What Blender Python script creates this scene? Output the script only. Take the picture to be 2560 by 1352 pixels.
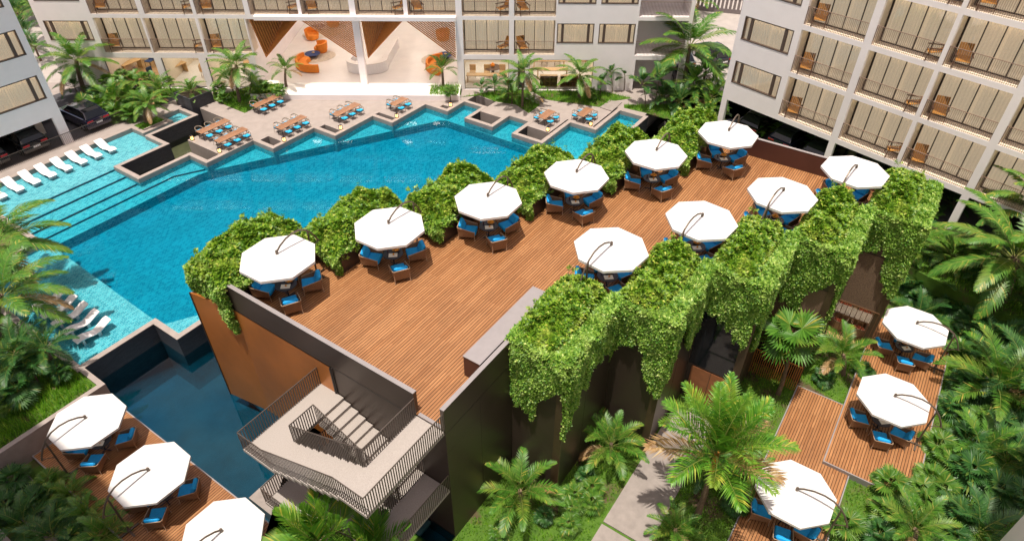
import bpy, math, random
import numpy as np
from mathutils import Vector, Matrix
PI = math.pi
rad = math.radians
random.seed(7)
SC = bpy.context.scene
COL = SC.collection
for o in list(bpy.data.objects):
    bpy.data.objects.remove(o)

# ------------------------------------------------------------------ camera
F_PX, PITCH, ROLL, CAM_H = 1652.0, rad(39.4), rad(0.33), 28.0
_R0 = Vector((1, 0, 0)); D = Vector((0, math.cos(PITCH), -math.sin(PITCH))); _U0 = Vector((0, math.sin(PITCH), math.cos(PITCH)))
R = _R0 * math.cos(ROLL) + _U0 * math.sin(ROLL)
U = _U0 * math.cos(ROLL) - _R0 * math.sin(ROLL)
cam = bpy.data.cameras.new('camera'); cam_o = bpy.data.objects.new('camera', cam); COL.objects.link(cam_o)
cam.sensor_width = 36.0; cam.lens = F_PX / 2560 * 36.0; cam.clip_end = 2000; cam.clip_start = 0.1
mw = Matrix((R, U, -D)).transposed().to_4x4(); mw.translation = (0, 0, CAM_H)
cam_o.matrix_world = mw
SC.camera = cam_o

def ray(px, py):
    return R * (px - 1280) + U * (676 - py) + D * F_PX
def G(px, py, z=0.0):
    "point of the level plane z seen in the survey photo at px, py"
    d = ray(px, py); t = (z - CAM_H) / d.z
    return Vector((d.x * t, d.y * t, z))
def rise(base, px, py):
    "height above z=0 of something standing over base that reaches px, py"
    d = ray(px, py)
    return CAM_H + d.z / math.hypot(d.x, d.y) * math.hypot(base.x, base.y)

# site grid: u runs along the pavilion, v towards the pool
A_U = rad(56); UX, UY = math.cos(A_U), math.sin(A_U)
ORG = Vector((-2.605, 16.141, 0))
def W(u, v, z=0.0):
    return Vector((ORG.x + UX * u - UY * v, ORG.y + UY * u + UX * v, z))
def UV(p):
    dx, dy = p.x - ORG.x, p.y - ORG.y
    return dx * UX + dy * UY, -dx * UY + dy * UX

# ------------------------------------------------------------------ mesh builder
class MB:
    def __init__(s):
        s.v = []; s.f = []; s.m = []
    def add(s, vs, fs, mi=0):
        b = len(s.v); s.v.extend([tuple(p) for p in vs]); s.f.extend([tuple(i + b for i in f) for f in fs]); s.m.extend([mi] * len(fs)); return s
    def box(s, x0, x1, y0, y1, z0, z1, mi=0, M=None):
        vs = [(x, y, z) for z in (z0, z1) for y in (y0, y1) for x in (x0, x1)]
        if M is not None: vs = [M @ Vector(p) for p in vs]
        return s.add(vs, [(0, 2, 3, 1), (4, 5, 7, 6), (0, 1, 5, 4), (2, 6, 7, 3), (0, 4, 6, 2), (1, 3, 7, 5)], mi)
    def bbox(s, x0, x1, y0, y1, z0, z1, b=0.03, mi=0, M=None):
        "box with chamfered edges"
        xs, ys, zs = (x0, x1), (y0, y1), (z0, z1); vs = []; idx = {}
        for i in (0, 1):
            for j in (0, 1):
                for k in (0, 1):
                    c = (xs[i], ys[j], zs[k]); g = ((1 - 2 * i) * b, (1 - 2 * j) * b, (1 - 2 * k) * b)
                    for a in range(3):
                        idx[(i, j, k, a)] = len(vs)
                        vs.append(tuple(c[q] + (0 if q == a else g[q]) for q in range(3)))
        fs = []
        I = lambda i, j, k, a: idx[(i, j, k, a)]
        for i in (0, 1): fs.append([I(i, 0, 0, 0), I(i, 1, 0, 0), I(i, 1, 1, 0), I(i, 0, 1, 0)])
        for j in (0, 1): fs.append([I(0, j, 0, 1), I(1, j, 0, 1), I(1, j, 1, 1), I(0, j, 1, 1)])
        for k in (0, 1): fs.append([I(0, 0, k, 2), I(1, 0, k, 2), I(1, 1, k, 2), I(0, 1, k, 2)])
        for i in (0, 1):
            for j in (0, 1): fs.append([I(i, j, 0, 0), I(i, j, 1, 0), I(i, j, 1, 1), I(i, j, 0, 1)])
            for k in (0, 1): fs.append([I(i, 0, k, 0), I(i, 1, k, 0), I(i, 1, k, 2), I(i, 0, k, 2)])
        for j in (0, 1):
            for k in (0, 1): fs.append([I(0, j, k, 1), I(1, j, k, 1), I(1, j, k, 2), I(0, j, k, 2)])
        for i in (0, 1):
            for j in (0, 1):
                for k in (0, 1): fs.append([I(i, j, k, 0), I(i, j, k, 1), I(i, j, k, 2)])
        c = Vector(((x0 + x1) / 2, (y0 + y1) / 2, (z0 + z1) / 2)); out = []
        for f in fs:
            p = [Vector(vs[q]) for q in f]
            n = (p[1] - p[0]).cross(p[2] - p[0])
            out.append(f if n.dot(sum(p, Vector()) / len(p) - c) > 0 else f[::-1])
        if M is not None: vs = [M @ Vector(p) for p in vs]
        return s.add(vs, out, mi)
    def prism(s, poly, z0, z1, mi=0):
        a = sum(poly[i][0] * poly[(i + 1) % len(poly)][1] - poly[(i + 1) % len(poly)][0] * poly[i][1] for i in range(len(poly)))
        if a < 0: poly = poly[::-1]
        n = len(poly)
        vs = [(p[0], p[1], z0) for p in poly] + [(p[0], p[1], z1) for p in poly]
        return s.add(vs, [tuple(range(n - 1, -1, -1)), tuple(range(n, 2 * n))] + [(i, (i + 1) % n, (i + 1) % n + n, i + n) for i in range(n)], mi)
    def sheet(s, poly, z, mi=0):
        a = sum(poly[i][0] * poly[(i + 1) % len(poly)][1] - poly[(i + 1) % len(poly)][0] * poly[i][1] for i in range(len(poly)))
        if a < 0: poly = poly[::-1]
        return s.add([(p[0], p[1], z) for p in poly], [tuple(range(len(poly)))], mi)
    def tube(s, pts, r, n=6, mi=0, cap=True):
        pts = [Vector(p) for p in pts]; rs = r if isinstance(r, (list, tuple)) else [r] * len(pts)
        vs = []; fs = []; prev = None
        for i, p in enumerate(pts):
            t = (pts[min(i + 1, len(pts) - 1)] - pts[max(i - 1, 0)]).normalized()
            a = prev if prev is not None else (Vector((0, 0, 1)) if abs(t.z) < 0.9 else Vector((1, 0, 0)))
            x = (a - t * a.dot(t))
            if x.length < 1e-5: x = Vector((1, 0, 0)) - t * t.x
            x.normalize(); y = t.cross(x); prev = x
            for k in range(n):
                an = 2 * PI * k / n + PI / n; vs.append(p + (x * math.cos(an) + y * math.sin(an)) * rs[i])
        for i in range(len(pts) - 1):
            for k in range(n):
                k2 = (k + 1) % n; fs.append((i * n + k, i * n + k2, (i + 1) * n + k2, (i + 1) * n + k))
        if cap:
            fs.append(tuple(range(n - 1, -1, -1))); fs.append(tuple(range((len(pts) - 1) * n, len(pts) * n)))
        return s.add(vs, fs, mi)
    def lathe(s, prof, n=16, mi=0, c=(0, 0), cap=True):
        "prof: list of (r, z)"
        vs = [(c[0] + r * math.cos(2 * PI * k / n), c[1] + r * math.sin(2 * PI * k / n), z) for r, z in prof for k in range(n)]
        fs = [(i * n + k, i * n + (k + 1) % n, (i + 1) * n + (k + 1) % n, (i + 1) * n + k) for i in range(len(prof) - 1) for k in range(n)]
        if cap: fs += [tuple(range(n - 1, -1, -1)), tuple(range((len(prof) - 1) * n, len(prof) * n))]
        return s.add(vs, fs, mi)
    def ball(s, c, rx, ry, rz, n=10, m=6, mi=0):
        vs = []; fs = []
        for i in range(m + 1):
            th = PI * i / m
            for k in range(n):
                ph = 2 * PI * k / n; vs.append((c[0] + rx * math.sin(th) * math.cos(ph), c[1] + ry * math.sin(th) * math.sin(ph), c[2] + rz * math.cos(th)))
        for i in range(m):
            for k in range(n): fs.append((i * n + k, (i + 1) * n + k, (i + 1) * n + (k + 1) % n, i * n + (k + 1) % n))
        return s.add(vs, fs, mi)
    def strip(s, line, w0, w1, z0, z1, mi=0, closed=False):
        "mitred wall along a polyline between side offsets w0 < w1 (left is positive)"
        P = [Vector((p[0], p[1])) for p in line]; n = len(P); A = []; B = []
        for i in range(n):
            dp = (P[i] - P[i - 1]).normalized() if (i > 0 or closed) else None
            dn = (P[(i + 1) % n] - P[i]).normalized() if (i < n - 1 or closed) else None
            if dp is None: dp = dn
            if dn is None: dn = dp
            n1 = Vector((-dp.y, dp.x)); n2 = Vector((-dn.y, dn.x)); m = (n1 + n2); m = m / max(m.dot(n1), 0.2)
            A.append(P[i] + m * w0); B.append(P[i] + m * w1)
        vs = [(p.x, p.y, z) for z in (z0, z1) for L in (A, B) for p in L]
        fs = []
        rng = range(n if closed else n - 1)
        for i in rng:
            j = (i + 1) % n
            a0, a1, b0, b1 = i, j, n + i, n + j; c0, c1, d0, d1 = 2 * n + i, 2 * n + j, 3 * n + i, 3 * n + j
            fs += [(c0, c1, d1, d0), (a0, b0, b1, a1), (a0, a1, c1, c0), (b0, d0, d1, b1)]
        if not closed:
            fs += [(0, 2 * n, 3 * n, n), (n - 1, 2 * n - 1, 4 * n - 1, 3 * n - 1)]
        return s.add(vs, fs, mi)
    def build(s, name, mats, parent=None, smooth=False, frame=None):
        me = bpy.data.meshes.new(name); me.from_pydata(s.v, [], s.f)
        mats = mats if isinstance(mats, (list, tuple)) else [mats]
        for m in mats: me.materials.append(m)
        if len(mats) > 1: me.polygons.foreach_set('material_index', s.m)
        if smooth: me.polygons.foreach_set('use_smooth', [True] * len(me.polygons))
        me.update()
        return link(name, me, parent, frame)

def link(name, me, parent=None, frame=None):
    o = bpy.data.objects.new(name, me); COL.objects.link(o)
    if parent is not None: o.parent = parent
    if frame == 'site': o.location = ORG; o.rotation_euler = (0, 0, A_U)
    return o

def tag(o, label=None, cat=None, group=None, kind=None):
    if label: o['label'] = label
    if cat: o['category'] = cat
    if group: o['group'] = group
    if kind: o['kind'] = kind
    return o
def thing(name, label, cat, loc=(0, 0, 0), rz=0.0, group=None, site=False):
    o = bpy.data.objects.new(name, None); COL.objects.link(o); o.empty_display_size = 0.2
    o.location = ORG if site else loc; o.rotation_euler = (0, 0, A_U if site else rz)
    return tag(o, label, cat, group)
KIDS = {}
def kids(o): return [c for c in bpy.data.objects if c.parent is o]
def dup(root, loc, rz, label, group=None, scale=None):
    if root.name not in KIDS: KIDS[root.name] = [(c, kids(c)) for c in kids(root)]
    r = root.copy(); COL.objects.link(r); r.location = loc; r.rotation_euler = (0, 0, rz); r['label'] = label
    if group: r['group'] = group
    if scale: r.scale = (scale,) * 3
    for c, gs in KIDS[root.name]:
        d = c.copy(); COL.objects.link(d); d.parent = r
        for g in gs:
            e = g.copy(); COL.objects.link(e); e.parent = d
    return r
class Proto:
    "first call moves the prototype itself, later calls copy it"
    def __init__(s, root): s.root = root; s.used = False
    def put(s, loc, rz, label, group=None, scale=None):
        if s.root.name not in KIDS: KIDS[s.root.name] = [(c, kids(c)) for c in kids(s.root)]
        if s.used: return dup(s.root, loc, rz, label, group, scale)
        s.used = True; o = s.root; o.location = loc; o.rotation_euler = (0, 0, rz); o['label'] = label
        if group: o['group'] = group
        if scale: o.scale = (scale,) * 3
        return o

# ------------------------------------------------------------------ materials
class NT:
    def __init__(s, name):
        s.m = bpy.data.materials.new(name); s.m.use_nodes = True; s.t = s.m.node_tree; s.t.nodes.clear()
        s.out = s.t.nodes.new('ShaderNodeOutputMaterial')
    def n(s, ty, ins=None, **kw):
        nd = s.t.nodes.new('ShaderNode' + ty)
        for k, v in kw.items(): setattr(nd, k, v)
        for k, v in (ins or {}).items(): s.set(nd, k, v)
        return nd
    def set(s, nd, k, v):
        sk = nd.inputs[k]
        if isinstance(v, bpy.types.NodeSocket): s.t.links.new(v, sk)
        elif isinstance(v, bpy.types.Node): s.t.links.new(v.outputs[0], sk)
        else:
            if sk.type == 'RGBA' and not isinstance(v, (int, float)) and len(v) == 3: v = (*v, 1)
            sk.default_value = v
    def coord(s, kind='Object'): return s.n('TexCoord').outputs[kind]
    def mix(s, a, b, fac, mode='MIX'):
        nd = s.n('MixRGB', blend_type=mode); s.set(nd, 0, fac); s.set(nd, 1, a); s.set(nd, 2, b); return nd.outputs[0]
    def noise(s, scale, detail=3, rough=.5, co=None):
        nd = s.n('TexNoise', {'Scale': scale, 'Detail': detail, 'Roughness': rough}); s.set(nd, 'Vector', co or s.coord()); return nd.outputs['Fac']
    def ramp(s, fac, a, b, c0=(0, 0, 0), c1=(1, 1, 1)):
        nd = s.n('ValToRGB'); nd.color_ramp.elements[0].position = a; nd.color_ramp.elements[1].position = b
        nd.color_ramp.elements[0].color = (*c0, 1); nd.color_ramp.elements[1].color = (*c1, 1); s.set(nd, 0, fac); return nd.outputs[0]
    def math(s, op, a, b=0.0):
        nd = s.n('Math', operation=op); s.set(nd, 0, a); s.set(nd, 1, b); return nd.outputs[0]
    def bump(s, h, strength, dist=.02):
        nd = s.n('Bump', {'Strength': strength, 'Distance': dist}); s.set(nd, 'Height', h); return nd.outputs[0]
    def pbr(s, base, rough=.6, metal=0.0, spec=.5, normal=None, emit=None, es=0.0, vol=None, **kw):
        nd = s.n('BsdfPrincipled'); s.set(nd, 'Base Color', base); s.set(nd, 'Roughness', rough); s.set(nd, 'Metallic', metal); s.set(nd, 'Specular IOR Level', spec)
        if normal is not None: s.set(nd, 'Normal', normal)
        if emit is not None: s.set(nd, 'Emission Color', emit); s.set(nd, 'Emission Strength', es)
        for k, v in kw.items(): s.set(nd, k, v)
        s.surf(nd); return nd
    def surf(s, nd): s.t.links.new(nd.outputs[0], s.out.inputs['Surface']); return s.m

def plain(name, c, rough=.6, metal=0.0, var=.12, vs=6.0, bump=0.0, bs=60.0, spec=.5, **kw):
    t = NT(name); co = t.coord()
    f = t.ramp(t.noise(vs, 4, .6, co), .3, .7)
    c0 = tuple(x * (1 - var) for x in c); c1 = tuple(min(1, x * (1 + var)) for x in c)
    col = t.mix(c0, c1, f); nm = t.bump(t.noise(bs, 3, .6, co), bump, .01) if bump else None
    t.pbr(col, rough, metal, spec, nm, **kw); return t.m
def bricky(name, c1, c2, mortar, bw, rh, ms, rough=.5, bump=.3, off=.5, swap=False, grain=None, spec=.5, wall=False, smooth=.0, auto=False):
    t = NT(name); co = t.coord()
    if swap or wall:
        sp = t.n('SeparateXYZ'); t.set(sp, 0, co); cb = t.n('CombineXYZ')
        if wall:
            t.set(cb, 0, t.math('ADD', sp.outputs[0], sp.outputs[1])); t.set(cb, 1, sp.outputs[2])
        else:
            t.set(cb, 0, sp.outputs[1]); t.set(cb, 1, sp.outputs[0])
        co = cb.outputs[0]
    if auto:
        sp = t.n('SeparateXYZ'); t.set(sp, 0, co); cb = t.n('CombineXYZ'); t.set(cb, 0, t.math('ADD', sp.outputs[0], sp.outputs[1])); t.set(cb, 1, sp.outputs[2])
        gn = t.n('NewGeometry'); s2 = t.n('SeparateXYZ'); t.set(s2, 0, gn.outputs['Normal']); co = t.mix(cb.outputs[0], co, t.math('GREATER_THAN', t.math('ABSOLUTE', s2.outputs[2]), .5))
    b = t.n('TexBrick', {'Color1': c1, 'Color2': c2, 'Mortar': mortar, 'Scale': 1.0, 'Mortar Size': ms, 'Mortar Smooth': smooth, 'Bias': 0.0, 'Brick Width': bw, 'Row Height': rh}, offset=off, offset_frequency=2)
    t.set(b, 'Vector', co); col = b.outputs['Color']
    if grain:
        mp = t.n('Mapping', {'Scale': grain}); t.set(mp, 'Vector', co)
        col = t.mix(col, t.ramp(t.noise(1.0, 4, .6, mp.outputs[0]), .25, .8, (.62, .62, .62), (1.25, 1.2, 1.15)), .8, 'MULTIPLY')
    big = t.ramp(t.noise(.5, 3, .6), .3, .75, (.86, .86, .86), (1.1, 1.1, 1.1))
    col = t.mix(col, big, .8, 'MULTIPLY')
    inv = t.math('SUBTRACT', 1.0, b.outputs['Fac'])
    t.pbr(col, rough, 0, spec, t.bump(inv, bump, .02)); return t.m
def plankmat(name, c1, c2, gapc, w, gap):
    t = NT(name); co = t.coord()
    b = t.n('TexBrick', {'Color1': c1, 'Color2': c2, 'Mortar': c1, 'Scale': 1.0, 'Mortar Size': 0.0, 'Brick Width': 2.4, 'Row Height': w}, offset=.37, offset_frequency=2); t.set(b, 'Vector', co)
    mp = t.n('Mapping', {'Scale': (1.2, 30, 1)}); t.set(mp, 'Vector', co)
    col = t.mix(b.outputs['Color'], t.ramp(t.noise(1.0, 4, .6, mp.outputs[0]), .25, .8, (.62, .62, .62), (1.28, 1.22, 1.16)), .8, 'MULTIPLY')
    col = t.mix(col, t.ramp(t.noise(.45, 4, .65), .3, .75, (.80, .78, .78), (1.12, 1.12, 1.12)), .85, 'MULTIPLY')
    sp = t.n('SeparateXYZ'); t.set(sp, 0, co); fr = t.math('FRACT', t.math('DIVIDE', t.math('ADD', sp.outputs[1], 500 * w), w))
    g = t.math('LESS_THAN', fr, gap / w); col = t.mix(col, gapc, g)
    t.pbr(col, t.math('ADD', .5, t.math('MULTIPLY', g, .4)), 0, .4, t.bump(t.math('SUBTRACT', 1.0, g), .5, .02)); return t.m
def leafmat(name, a, b, tip, trans=.22, rough=.45, tipamt=.35):
    t = NT(name); g = t.n('NewGeometry'); rnd = g.outputs['Random Per Island']
    col = t.mix(a, b, t.ramp(rnd, .1, .9)); col = t.mix(col, tip, t.math('MULTIPLY', t.ramp(t.noise(1.1, 2, .5), .5, .75), tipamt))
    col = t.mix(col, tip, t.ramp(rnd, .9, .97))
    bs = t.n('BsdfPrincipled', {'Roughness': rough, 'Specular IOR Level': .45}); t.set(bs, 'Base Color', col)
    tr = t.n('BsdfTranslucent'); t.set(tr, 'Color', t.mix(col, (1.0, 1.25, .5), 1.0, 'MULTIPLY'))
    mx = t.n('MixShader', {'Fac': trans}); t.set(mx, 1, bs); t.set(mx, 2, tr); t.surf(mx); return t.m
def watermat(name, absorb, dens, bump=.05, tint=(1, 1, 1), refl=1.0, scale=1.4, rough=.05):
    t = NT(name); nz = t.noise(scale, 3, .55); nm = t.bump(nz, bump, .1)
    gl = t.n('BsdfGlossy', {'Roughness': rough, 'Color': (1, 1, 1)}); t.set(gl, 'Normal', nm)
    tp = t.n('BsdfTransparent'); t.set(tp, 'Color', tint)
    fr = t.n('Fresnel', {'IOR': 1.33}); t.set(fr, 'Normal', nm)
    fac = t.math('MULTIPLY', fr.outputs[0], refl)
    mx = t.n('MixShader'); t.set(mx, 0, fac); t.set(mx, 1, tp); t.set(mx, 2, gl); t.surf(mx)
    va = t.n('VolumeAbsorption', {'Color': absorb, 'Density': dens}); t.t.links.new(va.outputs[0], t.out.inputs['Volume'])
    return t.m
def glassmat(name, tint=(.9, .9, .88), refl=1.0):
    t = NT(name); gl = t.n('BsdfGlossy', {'Roughness': .01}); tp = t.n('BsdfTransparent'); t.set(tp, 'Color', tint)
    fr = t.n('Fresnel', {'IOR': 1.5}); mx = t.n('MixShader'); t.set(mx, 0, t.math('MULTIPLY', fr.outputs[0], refl)); t.set(mx, 1, tp); t.set(mx, 2, gl); t.surf(mx); return t.m
def lampmat(name, c, s):
    t = NT(name); e = t.n('Emission', {'Color': c, 'Strength': s}); t.surf(e); return t.m

WHITE = plain('white_plaster', (.89, .83, .84), .75, var=.035, vs=.7, bump=.08, bs=25)
CREAM = plain('cream_warm_lit_plaster', (.72, .62, .50), .8, var=.04, vs=1.5)
PAVE = plain('terrace_stone', (.29, .245, .228), .75, var=.10, vs=1.3, bump=.15, bs=70)
SLAB = plain('path_stone', (.25, .215, .20), .8, var=.12, vs=2.5, bump=.2, bs=50)
COPE = plain('coping_stone', (.30, .25, .23), .65, var=.10, vs=2.0, bump=.1, bs=40)
CONC = plain('stair_terrazzo', (.33, .29, .27), .75, var=.14, vs=28, bump=.15, bs=90)
SLATE = bricky('slate_cladding', (.035, .036, .048), (.055, .055, .07), (.02, .02, .025), .3, .07, .006, .55, .5, wall=True)
TILE = bricky('pool_mosaic', (.008, .22, .30), (.13, .46, .52), (.26, .47, .49), .26, .13, .016, .25, .0, off=.35, auto=True)
DECK = plankmat('hardwood_decking', (.285, .124, .046), (.385, .186, .078), (.038, .014, .007), .14, .028)
BROWN = plain('bronze_panel', (.060, .042, .034), .38, .35, var=.08, vs=.6)
CAP = plain('parapet_cap', (.25, .225, .23), .45, .0, var=.06, vs=2)
MAROON = plain('maroon_panel', (.075, .028, .022), .45, .1, var=.08, vs=1)
RAIL = plain('bronze_rail', (.085, .065, .055), .4, .3, var=.1)
RAILT = plain('bronze_rail_thin', (.30, .20, .155), .45, .2, var=.1)
CANVAS = NT('umbrella_canvas')
_b = CANVAS.n('BsdfPrincipled', {'Base Color': (.66, .645, .65, 1), 'Roughness': .85}); _t = CANVAS.n('BsdfTranslucent', {'Color': (.75, .72, .68, 1)})
_m = CANVAS.n('MixShader', {'Fac': .12}); CANVAS.set(_m, 1, _b); CANVAS.set(_m, 2, _t); CANVAS.surf(_m); CANVAS = CANVAS.m
CANE = bricky('woven_cane', (.30, .165, .085), (.37, .21, .11), (.16, .085, .045), .03, .015, .003, .6, .4, wall=True)
CANEF = plain('cane_frame', (.42, .29, .20), .5, var=.1)
BLUE = plain('blue_cushion', (.006, .33, .78), .8, var=.12, vs=9, bump=.2, bs=14)
CYANC = plain('turquoise_cushion', (.02, .38, .66), .8, var=.12, vs=9, bump=.2, bs=14)
BLACK = plain('black_lacquer', (.014, .015, .03), .3, var=.15)
MAST = plain('umbrella_pole', (.13, .10, .08), .4, .4, var=.1)
TEAK = bricky('teak_top', (.27, .135, .075), (.34, .175, .10), (.12, .05, .03), 1.2, .11, .006, .5, .2, grain=(1.5, 25, 1))
TEAK2 = plain('balcony_teak', (.55, .25, .05), .55, var=.15, vs=12)
DWOOD = plain('dark_wood', (.10, .045, .025), .5, var=.15)
SCREEN = plain('orange_metal_screen', (.50, .18, .04), .36, .45, var=.16, vs=.35, bump=.3, bs=45)
SLATW = plain('timber_slat', (.52, .20, .05), .5, var=.12, vs=5)
FRAME = plain('window_frame', (.115, .075, .060), .45, .2, var=.08)
BFRAME = plain('door_frame', (.03, .022, .02), .45, .2, var=.08)
GLASS = glassmat('window_glass')
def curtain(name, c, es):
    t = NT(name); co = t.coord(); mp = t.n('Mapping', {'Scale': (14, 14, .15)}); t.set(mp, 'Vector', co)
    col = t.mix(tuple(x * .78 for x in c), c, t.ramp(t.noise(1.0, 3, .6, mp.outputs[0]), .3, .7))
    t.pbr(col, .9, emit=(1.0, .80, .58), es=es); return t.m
CURT = curtain('glowing_curtain_cloth', (.56, .48, .39), .36)  # self-glow added to the cloth, standing in for room light
COVE = lampmat('cove_light', (1.0, .74, .42), 11.0)
BALC = lampmat('balcony_light', (1.0, .82, .60), 12.0)
WARM = lampmat('room_light', (1.0, .90, .76), 2.2)
LAMPW = lampmat('lobby_light', (1.0, .88, .74), 15.0)
LANT = lampmat('lantern_glow', (1.0, .50, .12), 5.0)
FLOORW = plain('lobby_floor', (.78, .74, .70), .25, var=.05, vs=.6)
FLOORO = bricky('oak_floor', (.42, .24, .11), (.50, .30, .15), (.2, .1, .05), 1.6, .16, .004, .4, .1)
ORANGE = plain('orange_upholstery', (.75, .23, .02), .75, var=.08)
NAVY = plain('navy_upholstery', (.02, .04, .14), .75, var=.1)
PURP = plain('mauve_rug', (.30, .16, .22), .9, var=.15, vs=20)
RUG = plain('pale_rug', (.58, .50, .40), .9, var=.2, vs=3)
TANW = plain('tan_shell', (.55, .34, .16), .55, var=.1)
PAINTW = plain('white_gloss', (.80, .78, .78), .35, var=.03)
LOUNGE = plain('white_resin', (.78, .74, .75), .35, var=.03)
SOIL = plain('planting_soil', (.05, .035, .02), .95, var=.4, vs=8)
def turf():
    t = NT('turf_ground'); co = t.coord(); a = t.mix((.045, .10, .012), (.085, .17, .018), t.ramp(t.noise(2.2, 4, .6, co), .3, .7))
    col = t.mix(a, (.085, .060, .035), t.ramp(t.noise(.55, 5, .65, co), .52, .62)); t.pbr(col, .95, 0, .3, t.bump(t.noise(30, 3, .6, co), .6, .02)); return t.m
TURF = turf()
ASPH = plain('parking_asphalt', (.055, .052, .06), .85, var=.15, vs=4)
CONCG = plain('car_park_concrete', (.34, .30, .28), .85, var=.1, vs=1)
FRUIT = plain('orange_fruit', (.80, .34, .03), .5, var=.15, vs=20)
PAPER = plain('white_paper', (.80, .78, .72), .7, var=.03)
CERAM = plain('dark_ceramic', (.12, .05, .05), .35)
NAVYP = plain('navy_car_paint', (.012, .012, .05), .18, .3, var=.02, **{'Coat Weight': 1.0})
BLKP = plain('black_car_paint', (.010, .010, .014), .18, .3, var=.02, **{'Coat Weight': 1.0})
SILVP = plain('silver_car_paint', (.35, .36, .38), .25, .6, var=.02, **{'Coat Weight': 1.0})
CARG = plain('car_glass', (.010, .012, .015), .05, var=.02)
TYRE = plain('tyre_rubber', (.015, .015, .016), .8)
RIM = plain('alloy_rim', (.45, .45, .47), .3, .9)
REDL = plain('tail_lamp', (.42, .01, .015), .2, var=.1)
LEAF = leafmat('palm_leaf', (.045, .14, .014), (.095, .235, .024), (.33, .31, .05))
LEAFD = leafmat('dark_and_shade_palm_leaf', (.020, .085, .018), (.045, .14, .025), (.15, .20, .03), tipamt=.2)  # corner plants use this too, their deep shade put into the leaf colour
LEAFY = leafmat('bright_palm_leaf', (.05, .18, .014), (.14, .30, .024), (.40, .38, .05))
LEAFFAN = leafmat('fan_leaf', (.045, .14, .014), (.11, .23, .025), (.28, .28, .06), tipamt=.25)
LEAFDEAD = leafmat('dry_palm_leaf', (.28, .16, .07), (.40, .25, .11), (.48, .36, .2), trans=.2)
HEDGE = leafmat('shrub_leaf', (.055, .155, .010), (.24, .40, .028), (.52, .54, .10), trans=.28, tipamt=.45)
VINE = leafmat('vine_leaf', (.07, .20, .018), (.32, .50, .075), (.54, .62, .20), trans=.25, tipamt=.3)
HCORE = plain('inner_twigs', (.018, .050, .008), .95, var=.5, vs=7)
GRASS = leafmat('grass_blade', (.075, .22, .010), (.17, .36, .018), (.32, .40, .05), trans=.35)
STEM = plain('leaf_stem', (.17, .20, .04), .6, var=.2)
TRUNK = bricky('ringed_trunk', (.17, .115, .075), (.22, .15, .10), (.07, .045, .03), 3.0, .11, .018, .85, .6, wall=True)
CROWNS = plain('orange_crownshaft', (.42, .17, .03), .5, var=.35, vs=1.2)
RISER_SHADE = plain('riser_shade_blue', (.006, .06, .10), .3)  # dark blue for the painted shade of the pool risers
POOLW = watermat('pool_water', (.04, .828, .895), 1.3, bump=.003, refl=.32, tint=(.93, .98, 1.0), scale=1.6)
PONDW = watermat('pond_water', (.20, .70, .80), 1.2, bump=0.0, tint=(.5, .78, .86), refl=1.3, scale=.5, rough=.015)
PONDN = watermat('shallow_pond_water', (.55, .66, .60), .8, bump=0.0, tint=(.72, .75, .68), refl=1.2, scale=.5, rough=.015)
PONDNB = plain('pond_basin', (.20, .175, .12), .9, var=.2, vs=.8)
PONDB = plain('pond_bottom', (.06, .15, .145), .9, var=.25, vs=.6)

# ------------------------------------------------------------------ light
SUN_EL = rad(80.5)
sd = Vector((-UX * math.cos(SUN_EL), -UY * math.cos(SUN_EL), math.sin(SUN_EL)))
sl = bpy.data.lights.new('sun', 'SUN'); sl.energy = 4.3; sl.angle = rad(.6); sl.color = (1, .93, .80)
so = bpy.data.objects.new('sun', sl); COL.objects.link(so); so.rotation_euler = sd.to_track_quat('Z', 'Y').to_euler(); so.location = (0, 0, 60)
wd = bpy.data.worlds.new('World'); SC.world = wd; wd.use_nodes = True
nt = wd.node_tree; nt.nodes.clear()
wo = nt.nodes.new('ShaderNodeOutputWorld'); bg = nt.nodes.new('ShaderNodeBackground'); sk = nt.nodes.new('ShaderNodeTexSky')
sk.sky_type = 'NISHITA'; sk.sun_disc = False; sk.sun_elevation = SUN_EL; sk.sun_rotation = math.atan2(sd.x, sd.y); sk.dust_density = 2.5; sk.ozone_density = .6
# broken fair-weather cloud over the clear sky
tc = nt.nodes.new('ShaderNodeTexCoord'); nz = nt.nodes.new('ShaderNodeTexNoise'); nz.inputs['Scale'].default_value = 2.6; nz.inputs['Detail'].default_value = 7; nz.inputs['Roughness'].default_value = .58
rp_ = nt.nodes.new('ShaderNodeValToRGB'); rp_.color_ramp.elements[0].position = .42; rp_.color_ramp.elements[1].position = .60
bw_ = nt.nodes.new('ShaderNodeRGBToBW'); ml = nt.nodes.new('ShaderNodeMixRGB'); ml.blend_type = 'MULTIPLY'; ml.inputs[0].default_value = 1; ml.inputs[2].default_value = (2.6, 2.02, 1.68, 1)
mx_ = nt.nodes.new('ShaderNodeMixRGB')
nt.links.new(tc.outputs['Generated'], nz.inputs['Vector']); nt.links.new(nz.outputs['Fac'], rp_.inputs[0]); nt.links.new(sk.outputs[0], bw_.inputs[0]); nt.links.new(bw_.outputs[0], ml.inputs[1])
nt.links.new(rp_.outputs[0], mx_.inputs[0]); nt.links.new(sk.outputs[0], mx_.inputs[1]); nt.links.new(ml.outputs[0], mx_.inputs[2])
nt.links.new(mx_.outputs[0], bg.inputs[0]); bg.inputs[1].default_value = .115
nt.links.new(bg.outputs[0], wo.inputs[0])
SC.view_settings.view_transform = 'Standard'; SC.view_settings.look = 'None'; SC.view_settings.gamma = 1.0; SC.view_settings.exposure = 0.38
SC.render.engine = 'CYCLES'
SC.cycles.use_denoising = True
SC.cycles.max_bounces = 8; SC.cycles.transparent_max_bounces = 16; SC.cycles.diffuse_bounces = 4; SC.cycles.glossy_bounces = 3
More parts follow.
